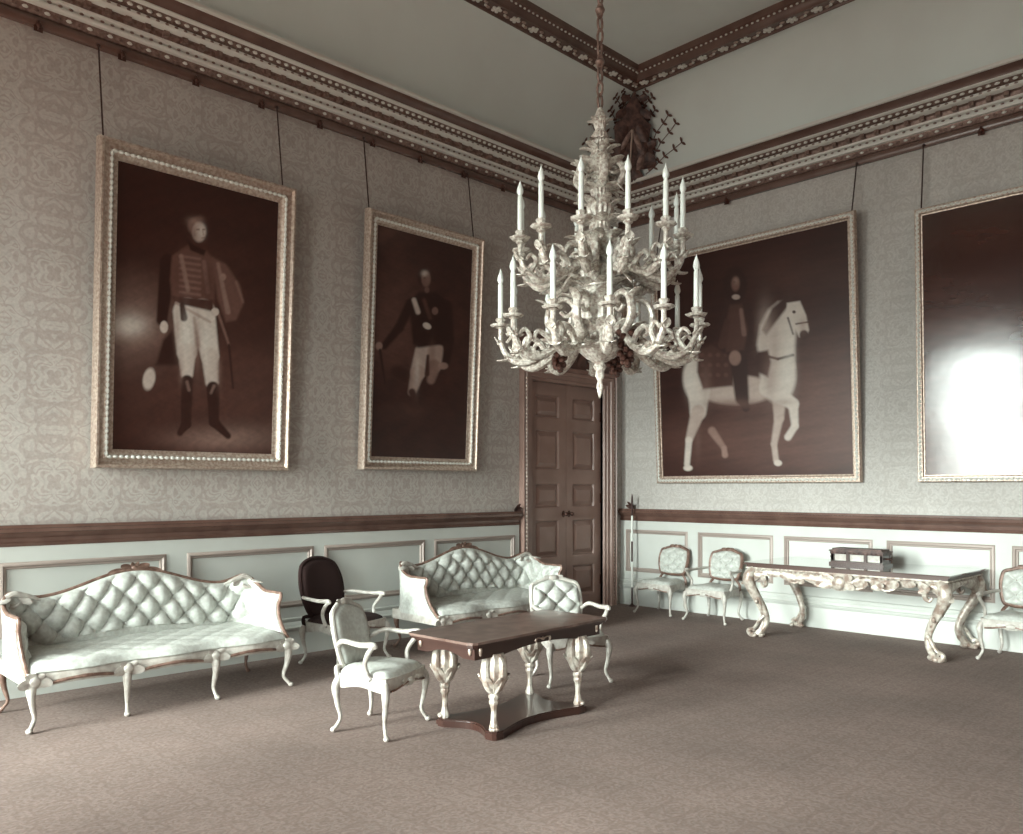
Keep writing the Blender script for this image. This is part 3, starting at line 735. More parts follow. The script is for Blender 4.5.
def make_chair(label, loc, rz, arms=True, fabric=None, frame=None, w=.60, dep=.50, top=.92, bw=.235, bh=.225, k=.45, tufted=True, dark_back=False, group=None, frame_r=.02, crest=.03, bframe=None):
    bframe = bframe or frame or M_frame
    fabric = fabric or M_silk; frame = frame or M_frame
    t = thing('armchair' if arms else 'side_chair', label, 'armchair' if arms else 'chair', (loc[0],loc[1],0), rz, group)
    fx, rx = w/2-.035, w/2-.09; fy, ry = dep/2-.03, -dep/2+.03
    for (x, y, sx, sy) in ((fx,fy,1,1),(-fx,fy,-1,1),(rx,ry,1,-1),(-rx,ry,-1,-1)): cab_leg(x, y, sx*.8, sy*.8, .385, .027, 'leg', t, frame)
    def outl(u, v, g=0.0):
        a, b = sq(u, v, .25)
        hw = (w/2-.035*(1-b))+g
        return a*hw, b*(dep/2+g) + .02*(1-a*a)*(b > 0)*b
    m = MB()
    N = 64
    ring = []
    for i in range(N):
        s = i/N*4; q = int(s); f = (s-q)*2-1
        u, v = ((f,-1),(1,f),(-f,1),(-1,-f))[q]; ring.append((u, v))
    vs = []
    for (u, v) in ring:
        x, y = outl(u, v); xi, yi = outl(u*.9, v*.9)
        e = abs(u) if abs(v) > .999 else abs(v)
        zb = .335 + .03*math.cos(PI*e)*.5 + (.015 if e < .25 and v > .9 else 0)*-1
        vs += [(x*.985,y*.985,zb),(x,y,zb+.03),(x*.99,y*.99,.405),(x,y,.425),(xi,yi,.425),(xi,yi,zb)]
    fs = []
    for i in range(N):
        for j in range(6): a = i*6+j; b_ = i*6+(j+1)%6; c = ((i+1)%N)*6+(j+1)%6; d = ((i+1)%N)*6+j; fs.append((a,b_,c,d))
    m.add(vs, fs)
    m.blob((0, dep/2+.022, .37), (.05,.018,.028)); 
    for s in (-1,1): m.leaf((.04*s, dep/2+.02, .37), (s,0,.1), (0,1,0), .09, .04, .15)
    m.build('seat_rail', frame, t)
    m = MB()
    fpts = [outl(u/12, 1, .004) for u in range(-10,11)]
    m.tube([(x, y, .352+.018*math.cos(PI*i/10*1.0-PI)) for i, (x, y) in enumerate(fpts)], .008, 6, 1)
    m.build('rail_moulding', M_sofaw, t)
    m = MB()
    def cush(a, b):
        u, v = a*2-1, b*2-1; x, y = outl(u*.97, v*.97, -.005)
        e = (1-abs(u)**5)*(1-abs(v)**5)
        return x, y, .415 + .065*max(0,e)**.45 + .008*math.sin(x*22+y*9)*e
    m.grid(cush, 24, 22); m.grid(lambda a,b: (*outl((a*2-1)*.97,(b*2-1)*.97,-.005), .41), 8, 8, flip=True)
    m.build('seat', fabric, t)
    # back
    zc = top-bh-frame_r; y_b = -dep/2+.02; tl = .22
    def bp(u, v, o):   # u,v in -1..1
        x, z = sq(u, v, k)
        z2 = z*bh + (crest*(math.cos(x*PI)*.5+.2) if z > 0 else 0)*max(0,z)
        return (x*bw*(1+.06*z), y_b - tl*(zc+z2-.42) + o + .03*x*x, zc+z2)
    m = MB()
    m.tube([bp(*ring[i], 0) for i in range(0, N, 2)], frame_r, 8, 2, closed=True)
    for s in (-1,1):
        m.tube([(rx*s, ry, .38), (rx*s*.98, ry-.02, .46), bp(s*.8,-.98,0)], [.024,.018,.018], 8, 4)
    if crest:
        m.blob(bp(0,1,0.01), (.06,.022,.03))
        for s in (-1,1): m.leaf(bp(0,1,.01), (s,0,.1), (0,1,.3), .1, .045, .1)
    m.build('back_frame', bframe, t)
    m = MB(); sx, sz = bw*.42, bh*.42
    def pf(a, b):
        u, v = a*2-1, b*2-1; e = max(0,(1-abs(u)**6)*(1-abs(v)**6))
        th = .012+.045*e**.5
        if tufted: th += .042*e*(tuft(u*bw, v*bh, sx, sz)-.5)
        return bp(u*.95, v*.95, th)
    m.grid(pf, 40, 40); m.grid(lambda a,b: bp((a*2-1)*.95,(b*2-1)*.95,-.02-.01*max(0,(1-abs(a*2-1)**4)*(1-abs(b*2-1)**4))), 16, 16, flip=True)
    # rim closing
    m.grid(lambda a,b: bp(ring[int(a*N)%N][0]*.95, ring[int(a*N)%N][1]*.95, .012-.032*b), N, 1, closeu=True)
    bk = m.build('backrest', fabric, t)
    if tufted:
        for i in range(-2,3):
            for j in range(-2,3):
                if (i+j) % 2 == 0 and abs(i*sx) < bw*.8 and abs(j*sz) < bh*.8:
                    u, v = i*sx/bw, j*sz/bh; p = pf((u+1)/2, (v+1)/2); m = MB(); m.blob((0,0,0), (.011,.007,.011), 6, 4)
                    m.build('button', M_rail, bk, loc=(p[0],p[1]+.006,p[2]))
    if arms:
        for s in (-1,1):
            m = MB(); ax = w/2-.02
            p0 = bp(s*1.0,-.25,0)
            m.tube([p0, (s*(ax*.9+.02), p0[1]+.10, .665), (s*(ax+.02), .02, .655), (s*(ax+.035), dep*.30, .662), (s*(ax+.03), dep*.34, .64)], [.016,.018,.019,.023,.014], 8, 4)
            m.tube([(s*(ax+.03), dep*.30, .65), (s*(ax+.035), dep*.22, .60), (s*(ax+.01), dep*.13, .52), (s*(ax-.005), dep*.16, .44), (s*(ax-.01), dep*.2, .41)], [.017,.02,.017,.018,.022], 8, 4)
            m.build('arm', frame, t)
    return t

make_chair('white armchair with a plain oval back, drawn up to the end of the dark table', (3.63,5.06), face_rz(.376,-.927), tufted=False, w=.60, dep=.48, bw=.205, top=.90, k=.6)
make_chair('black round-backed armchair with pale arms, between the two sofas', (4.74,7.22), face_rz(.23,-.97), fabric=M_black, w=.76, dep=.56, top=1.05, bw=.29, bh=.31, k=.8, tufted=False, frame=M_frame, bframe=M_black, crest=0)
make_chair('white button-backed armchair on the far side of the dark table', (5.76,5.11), face_rz(-.4,-.917), w=.62, dep=.52, top=.895, bw=.25)
make_chair('white button-backed side chair without arms, next to the upright pole', (9.78,6.91), face_rz(-1,0), arms=False, w=.62, dep=.50, bh=.185, bframe=M_sofaw, frame_r=.024)
make_chair('white button-backed armchair between the side chair and the carved console table', (9.70,6.03), face_rz(-1,0), w=.64, dep=.52, bh=.185, bframe=M_sofaw, frame_r=.024)
make_chair('white button-backed armchair standing against the panelling beyond the casket end of the carved console table', (9.66,2.47), face_rz(-1,0), w=.62, dep=.52, bh=.19, bframe=M_sofaw, frame_r=.024)

def make_sofa(label, loc, rz, group=None):
    t = thing('sofa', label, 'sofa', (loc[0],loc[1],0), rz, group)
    HW, YB, YF = 1.01, -.40, .34; RC = .20
    # plan path from left arm front round the back to right arm front
    La = (YF-YB-RC); Lc = RC*PI/2; Lb = 2*(HW-RC)
    total = 2*La+2*Lc+Lb
    def plan(s, ext=0.0):
        """returns x, y, nx, ny (outward), region t along arm (0..1 from corner to front) or None"""
        if s < La: tt = 1-s/La; return -HW, YB+RC+tt*(La+ext), -1, 0, tt
        s2 = s-La
        if s2 < Lc: a = s2/RC; return -HW+RC-RC*math.cos(a), YB+RC-RC*math.sin(a), -math.cos(a), -math.sin(a), None
        s3 = s2-Lc
        if s3 < Lb: return -HW+RC+s3, YB, 0, -1, None
        s4 = s3-Lb
        if s4 < Lc: a = s4/RC; return HW-RC+RC*math.sin(a), YB+RC-RC*math.cos(a), math.sin(a), -math.cos(a), None
        s5 = s4-Lc; tt = s5/La; return HW, YB+RC+tt*(La+ext), 1, 0, tt
    def topz(s):
        c = abs(s-total/2)/(Lb/2+.17)     # 0 centre .. 1 in the corner
        if c <= 1:
            z = .865 + .17*(.5+.5*math.cos(PI*min(1,c/.80)))
            z += .06*math.exp(-((c-.98)/.10)**2)
            return z
        d = (abs(s-total/2)-Lb/2-.17)/(Lc+La-.17)   # 0..1 down the arm
        return .79 + (.865-.79)*(1-min(1,d/.45))**1.5 + .06*math.exp(-((c-.98)/.10)**2)
    def yfront(f):   # how far the arm's front edge lies forward at height fraction f
        return -.22*(f**.8) - .06*math.sin(PI*min(1,f*1.1)) + .05*(f > .8)*(f-.8)/.2
    ZB = .40
    def shell(s, f, out):
        """f 0..1 from rail to top; out: 0 inner, 1 outer"""
        x, y, nx, ny, tt = plan(s)
        z1 = topz(s)
        if tt is not None: y = y + tt*(yfront(f))
        z = ZB+(z1-ZB)*f
        flare = .025*f*f
        th = .055*(1-.35*f)
        o = flare + (th if out else 0)
        return x+nx*o, y+ny*o, z
    NS, NF = 150, 26
    m = MB()
    SX, SZ = total/32, .125
    def inner(a, b):
        s = a*total; p = shell(s, b, 0); x,y,nx,ny,tt = plan(s)
        edge = (1-abs(2*b-1)**6)*(1-abs(2*a-1)**30)
        z1 = topz(s)
        h = tuft(s-total/2, (b-1)*(z1-ZB)+.06, SX, SZ) if b > .25 else .5
        th = edge*(.035+.055*(h-.4))
        return p[0]-nx*th, p[1]-ny*th, p[2]
    m.grid(inner, NS*2, NF*2)
    m.grid(lambda a,b: shell(a*total, b, 1), NS, 10, flip=True)
    m.grid(lambda a,b: tuple(Vector(shell(a*total,1,0)).lerp(Vector(shell(a*total,1,1)), b)), NS, 1)
    m.grid(lambda a,b: tuple(Vector(shell(0,a,0)).lerp(Vector(shell(0,a,1)), b)), 14, 1); m.grid(lambda a,b: tuple(Vector(shell(total,a,0)).lerp(Vector(shell(total,a,1)), b)), 14, 1)
    bk = m.build('backrest', M_silk, t)
    m = MB()
    n_ = int(total/2/SX)
    for i in range(-n_, n_+1):
        for j in range(0, 4):
            s = total/2+i*SX
            if not (0.06 < s < total-.06): continue
            z1 = topz(s); zz = z1-.06-j*SZ
            if (i+j) % 2 == 0 and zz > .56 :
                b = (zz-ZB)/(z1-ZB); p = inner(s/total, b)
                m = MB(); m.blob((0,0,0), (.012,.012,.012), 6, 4); m.build('button', M_rail, bk, loc=p)
    # gilt top rail following the crest then down the arm fronts
    m = MB()
    pts = []
    for k in range(10): f = k/10; pts.append(Vector(shell(0,f,0)).lerp(Vector(shell(0,f,1)), .5)+Vector((0,.012,0)))
    for k in range(61): s = total*k/60; pts.append(Vector(shell(s,1,0)).lerp(Vector(shell(s,1,1)), .5)+Vector((0,0,.008)))
    for k in range(9,-1,-1): f = k/10; pts.append(Vector(shell(total,f,0)).lerp(Vector(shell(total,f,1)), .5)+Vector((0,.012,0)))
    m.tube(pts, .016, 8, 2)
    cp_ = Vector(shell(total/2,1,.5))+Vector((0,.01,.015))
    m.blob(cp_, (.035,.022,.035)); 
    for s in (-1,1):
        m.leaf(cp_, (s,0,.25), (0,1,0), .13, .06, .15); m.leaf(cp_+Vector((s*.1,0,0)), (s,0,-.25), (0,1,0), .14, .05, .15); m.leaf(cp_, (s*.5,0,1), (0,1,0), .07, .04, .3)
    m.build('crest_rail', M_sofaw, t)
    # pale shoulder scrolls
    for sg in (-1,1):
        m = MB(); s0 = total/2+sg*(Lb/2+.13)
        P0 = Vector(shell(s0,1,0)) + Vector((0,.03,-.02))
        m.tube([P0+Vector((-sg*.18,0,-.04)), P0+Vector((-sg*.08,.01,.0)), P0+Vector((sg*.02,.015,.02)), P0+Vector((sg*.08,.03,-.03)), P0+Vector((sg*.03,.04,-.075)), P0+Vector((-sg*.02,.035,-.05))], [.01,.02,.026,.026,.02,.012], 8, 4)
        m.leaf(P0+Vector((sg*.05,.02,0)), (sg*.5,.8,-.3), (0,0,1), .16, .07, .1); m.leaf(P0, (-sg,0.1,-.5), (0,1,0), .13, .06, .2)
        m.build('shoulder_scroll', M_frame, t)
    # seat rail, serpentine front with pale swags
    def yfr(x): return YF+.03+.022*math.cos(3*PI*x/HW)*1.0
    m = MB()
    def railf(a, b):
        x = (a*2-1)*(HW+.02); e = abs(((a*3)%1)-.5)*2     # 1 at leg, 0 between
        zb = .30-.0*e + .035*(1-e**2)
        z = zb+(.425-zb)*b
        return x, yfr(x)+.012*math.sin(PI*b), z
    m.grid(railf, 72, 5)
    m.grid(lambda a,b: (railf(a,0)[0], railf(a,0)[1]-.04*b, railf(a,0)[2]), 72, 1)
    for s in (-1,1):
        m.box(((HW+.0)*s-.02*1, YB-.04, .32), ((HW+.0)*s+.035, YF+.04, .425)) if s > 0 else m.box((-HW-.035, YB-.04, .32), (-HW+.02, YF+.04, .425))
    m.box((-HW, YB-.05, .33), (HW, YB-.015, .425))
    m.build('seat_rail', M_frame, t)
    m = MB()
    for i in range(3):
        xa = -HW+2*HW*i/3; L3 = 2*HW/3
        m.tube([(xa+L3*f, yfr(xa+L3*f)+.016, .33+.05*math.sin(PI*f)-.012) for f in (.12,.25,.4,.5,.6,.75,.88)], [.008,.013,.012,.014,.012,.013,.008], 8, 3)
    m.build('rail_moulding', M_sofaw, t)
    for i in range(4):
        m = MB(); x = (-1,-.35,.35,1)[i]*1.0; y = yfr(x)+.02
        m.blob((x,y,.365), (.045,.025,.045))
        for s in (-1,1): m.leaf((x,y,.36), (s,0,-.15), (0,1,0), .12, .07, .2); m.leaf((x,y,.37), (s,0,.7), (0,1,0), .08, .05, .2)
        m.build('carved_cartouche', M_frame, t)
    # seat
    m = MB()
    def seat(a, b):
        x = (a*2-1)*(HW+.005); xb = x; y1 = yfr(x)+.008; y0 = YB+.03
        y = y0+(y1-y0)*b
        e = (1-abs(a*2-1)**14)*(1-max(0,b)**10)
        q = tuft(x, y, .14, .12)
        return x, y, .425+.075*max(0,e)**.4+.014*e*(q-.4)
    m.grid(seat, 110, 36)
    m.grid(lambda a,b: (seat(a,b)[0], seat(a,b)[1], .42), 20, 2, flip=True)
    m.build('seat', M_silk, t)
    for x in (-1.0,-.35,.35,1.0): cab_leg(x, yfr(x)-.01, (0.3 if abs(x)<.5 else 1)*(1 if x>0 else -1), 1, .36, .03, 'leg', t, M_frame)
    for x in (-1.0,1.0): cab_leg(x, YB+.02, (1 if x>0 else -1), -1, .36, .026, 'leg', t, M_sofaw)
    return t
make_sofa('white button-backed camel-back sofa below the tall portrait of the standing officer', (2.785,7.03), PI)
make_sofa('white button-backed camel-back sofa beside the double door, partly behind the dark table', (6.61,7.08), PI)

# ------------------------------------------------------------------ dark library table
def library_table():
    t = thing('library_table', 'dark polished table on pale carved winged legs and a shaped platform', 'table', (4.49,4.54,0), math.radians(3))
    LX, LY, ZT = .775, .34, .715
    def slab(m, hx, hy, z0, z1, cc=.05, inset=0):
        pts = []
        for (sx, sy) in ((-1,-1),(1,-1),(1,1),(-1,1)):
            c = cc
            q = [(sx*hx, sy*(hy-c)), (sx*(hx-c*.3), sy*(hy-c*.3)), (sx*(hx-c), sy*hy)]
            if sx*sy < 0: q = q[::-1]
            pts += q
        n = len(pts); vs = [(x,y,z0) for x,y in pts]+[(x,y,z1) for x,y in pts]
        m.add(vs, [tuple(range(n))[::-1], tuple(range(n,2*n))]+[(i,(i+1)%n,n+(i+1)%n,n+i) for i in range(n)])
    m = MB(); slab(m, LX, LY, ZT-.018, ZT); m.build('table_top', M_tablet, t, False)
    m = MB(); slab(m, LX-.008, LY-.008, ZT-.035, ZT-.018); slab(m, LX-.03, LY-.03, ZT-.05, ZT-.035)
    m.build('edge_moulding', M_tabled, t, False)
    m = MB(); hx, hy = LX-.07, LY-.05
    def apr(face):
        def g(a, b):
            u = a*2-1
            zb = .585 + .0 if abs(u) > .62 else .585+.035*math.cos(PI*u/1.24)
            z = zb+(ZT-.05-zb)*b
            if face == 0: return u*hx, -hy, z
            if face == 1: return u*hx, hy, z
            if face == 2: return -hx, u*hy, z
            return hx, u*hy, z
        return g
    for f in range(4):
        m.grid(apr(f), 40, 3)
        g = apr(f); sh = [(0,.025),(0,-.025),(.025,0),(-.025,0)][f]
        m.grid(lambda a,b: (g(a,0)[0]+sh[0]*b, g(a,0)[1]+sh[1]*b, g(a,0)[2]), 40, 1)
    m.build('apron', M_tabled, t)
    def mount(m): m.build('gilt_mount', M_giltl, t)
    for sy in (-1,1):
        y = sy*(hy+.006)
        m = MB()
        for s in (-1,1): m.tube([(0,y,.64),(.05*s,y,.655),(.08*s,y,.64),(.07*s,y,.62)], [.006,.006,.007,.005], 6, 3)
        m.blob((0,y,.645), (.018,.008,.014)); m.blob((-.08,y,.64), (.01,.008,.018)); m.blob((.08,y,.64), (.01,.008,.018)); mount(m)
        for sx in (-1,1):
            m = MB(); x = sx*(hx-.05)
            m.blob((x,y,.645), (.014,.012,.034)); m.blob((x,y,.672), (.02,.014,.014)); m.blob((x,y,.62), (.01,.01,.014)); mount(m)
    for sx in (-1,1):
        for sy in (-1,1): m = MB(); m.blob((sx*(hx+.006), sy*(hy-.04), .645), (.012,.014,.034)); mount(m)
    # platform with hollow sides
    m = MB(); PX, PY = .53, .305
    out = []
    cor = [(-PX,-PY),(PX,-PY),(PX,PY),(-PX,PY)]
    for k in range(4):
        a = Vector((*cor[k],0)); b = Vector((*cor[(k+1)%4],0)); d = (b-a); L = d.length; d.normalize(); nn = Vector((-d.y,d.x,0))
        c = .09
        out.append(a+d*c*.25+nn*0)
        out.append(a+d*c)
        for i in range(1,12):
            f = i/12; out.append(a+d*(c+(L-2*c)*f)+nn*(.10*math.sin(PI*f)**1.0))
        out.append(b-d*c); out.append(b-d*c*.25)
    n = len(out)
    for (z0,z1,s) in ((.0,.015,.98),(.015,.05,1.0),(.05,.06,.975)):
        vs = [(p.x*s,p.y*s,z0) for p in out]+[(p.x*s,p.y*s,z1) for p in out]
        m.add(vs, [tuple(range(n))[::-1], tuple(range(n,2*n))]+[(i,(i+1)%n,n+(i+1)%n,n+i) for i in range(n)])
    m.build('platform', M_tabled, t, False)
    for (sx, sy) in ((-1,-1),(1,-1),(1,1),(-1,1)):
        x, y = sx*.475, sy*.25; m = MB()
        o = (x,y,0)
        m.lathe([(.030,.06),(.034,.075),(.026,.10),(.020,.14),(.019,.20),(.024,.235),(.032,.245),(.033,.265),(.028,.275),(.036,.29),(.036,.305),(.030,.32),(.052,.35),(.078,.40),(.088,.45),(.085,.50),(.078,.54),(.075,.57),(.065,.60)], o, 16, 8, .06)
        # paw
        for k in range(3): a = math.atan2(sy,sx)+(k-1)*.5; m.blob((x+.035*math.cos(a), y+.035*math.sin(a), .075), (.02,.02,.016))
        # wings / volutes sweeping outward along x
        for s in (-1,1):
            m.tube([(x,y,.31),(x+s*.05,y,.36),(x+s*.085,y,.44),(x+s*.09,y,.53),(x+s*.06,y,.585),(x+s*.03,y,.56),(x+s*.04,y,.53)], [.016,.024,.028,.024,.02,.015,.012], 8, 4, flat=1.3)
            m.tube([(x,y,.31),(x,y+s*.05,.36),(x,y+s*.085,.44),(x,y+s*.085,.53),(x,y+s*.055,.58),(x,y+s*.03,.555)], [.016,.024,.026,.022,.018,.012], 8, 4, flat=1.3)
        for k in range(8):
            a = k*PI/4+.4; m.leaf((x+.03*math.cos(a),y+.03*math.sin(a),.32), (math.cos(a)*.5,math.sin(a)*.5,1), (math.cos(a),math.sin(a),0), .16, .055, .15)
        m.build('leg', M_cons, t)
library_table()

# ------------------------------------------------------------------ carved console table
def console():
    t = thing('console_table', 'long pale carved console table with a dark top and scrolled legs, against the back wall', 'console table', (9.50,4.03,0), face_rz(-1,0))
    HX, HY = 1.14, .56
    m = MB()
    def slab(hx, hy, z0, z1): m.box((-hx,-hy,z0),(hx,hy,z1))
    slab(HX, HY, .862, .875)
    m.build('table_top', M_cont, t, False)
    m = MB(); slab(HX-.008, HY-.008, .848, .862); slab(HX-.03,HY-.03,.82,.848)
    m.build('edge_moulding', M_consd, t, False)
    m = MB(); slab(HX-.02, HY-.02, .805, .82)
    m.build('top_moulding', M_cons, t, False)
    m = MB(); hx, hy = HX-.06, HY-.06
    for k, (L, fn) in enumerate(((hx, lambda u,o,z: (u*hx, hy+o, z)), (hx, lambda u,o,z: (u*hx, -hy-o, z)), (hy, lambda u,o,z: (hx+o, u*hy, z)), (hy, lambda u,o,z: (-hx-o, u*hy, z)))):
        def zb(u):
            au = abs(u)
            if k < 2: return .70-.075*math.exp(-(au/.16)**2)-.03*math.exp(-((au-.48)/.10)**2)+.035*math.exp(-((au-.72)/.12)**2)+.03*math.exp(-((au-.30)/.07)**2)-.10*max(0,(au-.88)/.12)
            return .69+.04*math.cos(PI*u)-.08*max(0,(au-.8)/.2)
        m.grid(lambda a,b: fn(a*2-1, .03*math.sin(PI*b), zb(a*2-1)+(.805-zb(a*2-1))*b), 60, 6)
        m.grid(lambda a,b: fn(a*2-1, -.04*b, zb(a*2-1)), 60, 1)
        m.grid(lambda a,b: fn(a*2-1, -.04, zb(a*2-1)+(.805-zb(a*2-1))*b), 30, 1, flip=True)
    m.build('apron', M_consd if False else M_cons, t)
    m = MB(); hy2 = hy+.03
    m.blob((0,hy2+.01,.715), (.075,.03,.075)); 
    for s in (-1,1):
        for (x, z, dx, dz, l, w) in ((.05,.70,1,-.2,.16,.08),(.05,.74,1,.5,.14,.07),(.16,.715,1,.1,.2,.08),(.34,.74,1,-.1,.18,.07),(.5,.72,1,.25,.18,.09),(.5,.71,-1,-.1,.14,.07),(.66,.75,1,.1,.18,.07),(.8,.77,1,-.25,.18,.07),(.95,.74,-.6,-.3,.13,.07)):
            m.leaf((s*x,hy2,z), (s*dx,.1,dz), (0,1,0), l, w, .2)
        for i in range(14): m.blob((s*(.1+i*.068), hy2-.004, .79), (.022,.012,.012), 6, 4)
        m.tube([(s*.1,hy2,.68),(s*.22,hy2+.01,.665),(s*.30,hy2,.71),(s*.24,hy2,.73),(s*.21,hy2,.70)], [.014,.018,.015,.011,.008], 7, 3)
        m.tube([(s*.4,hy2,.73),(s*.5,hy2+.01,.675),(s*.60,hy2,.70),(s*.56,hy2,.73)], [.01,.015,.013,.008], 7, 3)
    m.build('carved_garland', M_cons, t)
    for (sx, sy) in ((-1,1),(1,1),(1,-1),(-1,-1)):
        m = MB()
        def pt(o, q, z): return (sx*(1.0+o), sy*(.49+q), z)
        path = [pt(.03,.0,.80), pt(.075,.03,.74), pt(.085,.035,.65), pt(.03,.01,.52), pt(-.05,-.02,.38), pt(-.10,-.04,.24), pt(-.09,-.03,.13), pt(-.04,.0,.06)]
        m.tube(path, [.05,.065,.07,.055,.042,.036,.034,.036], 10, 5)
        # outer rib and inner scrolls
        m.tube([(p[0]+sx*.03,p[1]+sy*.03,p[2]+.0) for p in path], [.018,.024,.026,.022,.018,.015,.015,.014], 8, 5)
        m.tube([pt(-.03,.0,.78),pt(-.10,.0,.72),pt(-.12,-.0,.64),pt(-.08,-.01,.60),pt(-.05,-.01,.64)], [.03,.032,.028,.02,.014], 8, 4)
        m.tube([pt(-.10,.01,.26),pt(-.05,.03,.20),pt(0,.04,.12),pt(.045,.04,.09)], [.018,.02,.018,.012], 8, 4)
        # scroll foot
        m.tube([pt(-.06,-.01,.09),pt(-.01,.02,.035),pt(.05,.05,.03),pt(.075,.06,.07),pt(.04,.045,.095),pt(.015,.03,.07)], [.034,.032,.03,.026,.02,.014], 8, 4)
        m.blob(pt(-.05,-.0,.03), (.05,.045,.03)); m.blob(pt(.06,.0,.025), (.03,.035,.025)); m.blob(pt(0,.06,.025), (.035,.03,.025))
        for k in range(4):
            m.leaf(pt(.06,.03,.78-.02*k), (sx*(.3+.2*k),sy*.2,-1), (sx,sy,0), .16, .08, .1)
        m.leaf(pt(.0,.01,.5), (-sx*.5,0,-1), (sx,sy,.3), .18, .06, .1); m.blob(pt(-.02,.05,.42), (.022,.022,.03))
        m.build('leg', M_cons, t)
console()
# casket on the console
def casket():
    t = thing('casket', 'low dark casket with pale glazed front, standing on the carved console table', 'casket', (9.56,4.04,.875), face_rz(-1,0))
    m = MB()
    m.box((-.31,-.13,0),(.31,.13,.025)); m.box((-.295,-.12,.025),(.295,.12,.04))
    for x in (-.28,-.10,.10,.28-.0):
        m.box((x-.016,.085,.04),(x+.016,.115,.12)); m.box((x-.016,-.115,.04),(x+.016,-.085,.12))
    m.box((.265,-.115,.04),(.29,.115,.12)); m.box((-.29,-.115,.04),(-.265,.115,.12))
    m.build('base', M_tabled, t, False)
    m = MB(); m.box((-.262,-.085,.042),(.262,.088,.118)); m.build('front_panel', M_frame, t, False)
    m = MB(); m.box((-.30,-.125,.12),(.30,.125,.15)); m.box((-.31,-.135,.15),(.31,.135,.165)); m.box((-.28,-.11,.165),(.28,.11,.185))
    for i in range(12): m.blob((-.275+i*.05,.127,.135), (.018,.008,.01), 6, 4)
    m.build('lid', M_orn, t, False)
    m = MB()
    for s in (-1,1): m.tube([(s*.295,-.04,.08),(s*.33,-.03,.085),(s*.34,0,.07),(s*.33,.03,.085),(s*.295,.04,.08)], .009, 7, 3)
    m.build('handle', M_ormd, t)
casket()
# thin pole
def pole():
    t = thing('standing_pole', 'thin upright pole banded dark and white, standing in the corner by the door', 'pole', (X0-.17,7.62,0))
    m = MB(); m.lathe([(.05,0),(.05,.012),(.02,.03),(.013,.05),(.012,.28),(.012,.66),(.014,.67),(.014,.95),(.012,.96),(.012,1.34),(.014,1.36),(.010,1.5),(.016,1.56),(.012,1.62),(.003,1.66)], n=12)
    m.build('shaft', M_iron, t)
    for a, b in ((.28,.66),(.96,1.34)): m = MB(); m.lathe([(.0145,a),(.0145,b)], n=12); m.build('white_sleeve', M_candle, t)
pole()

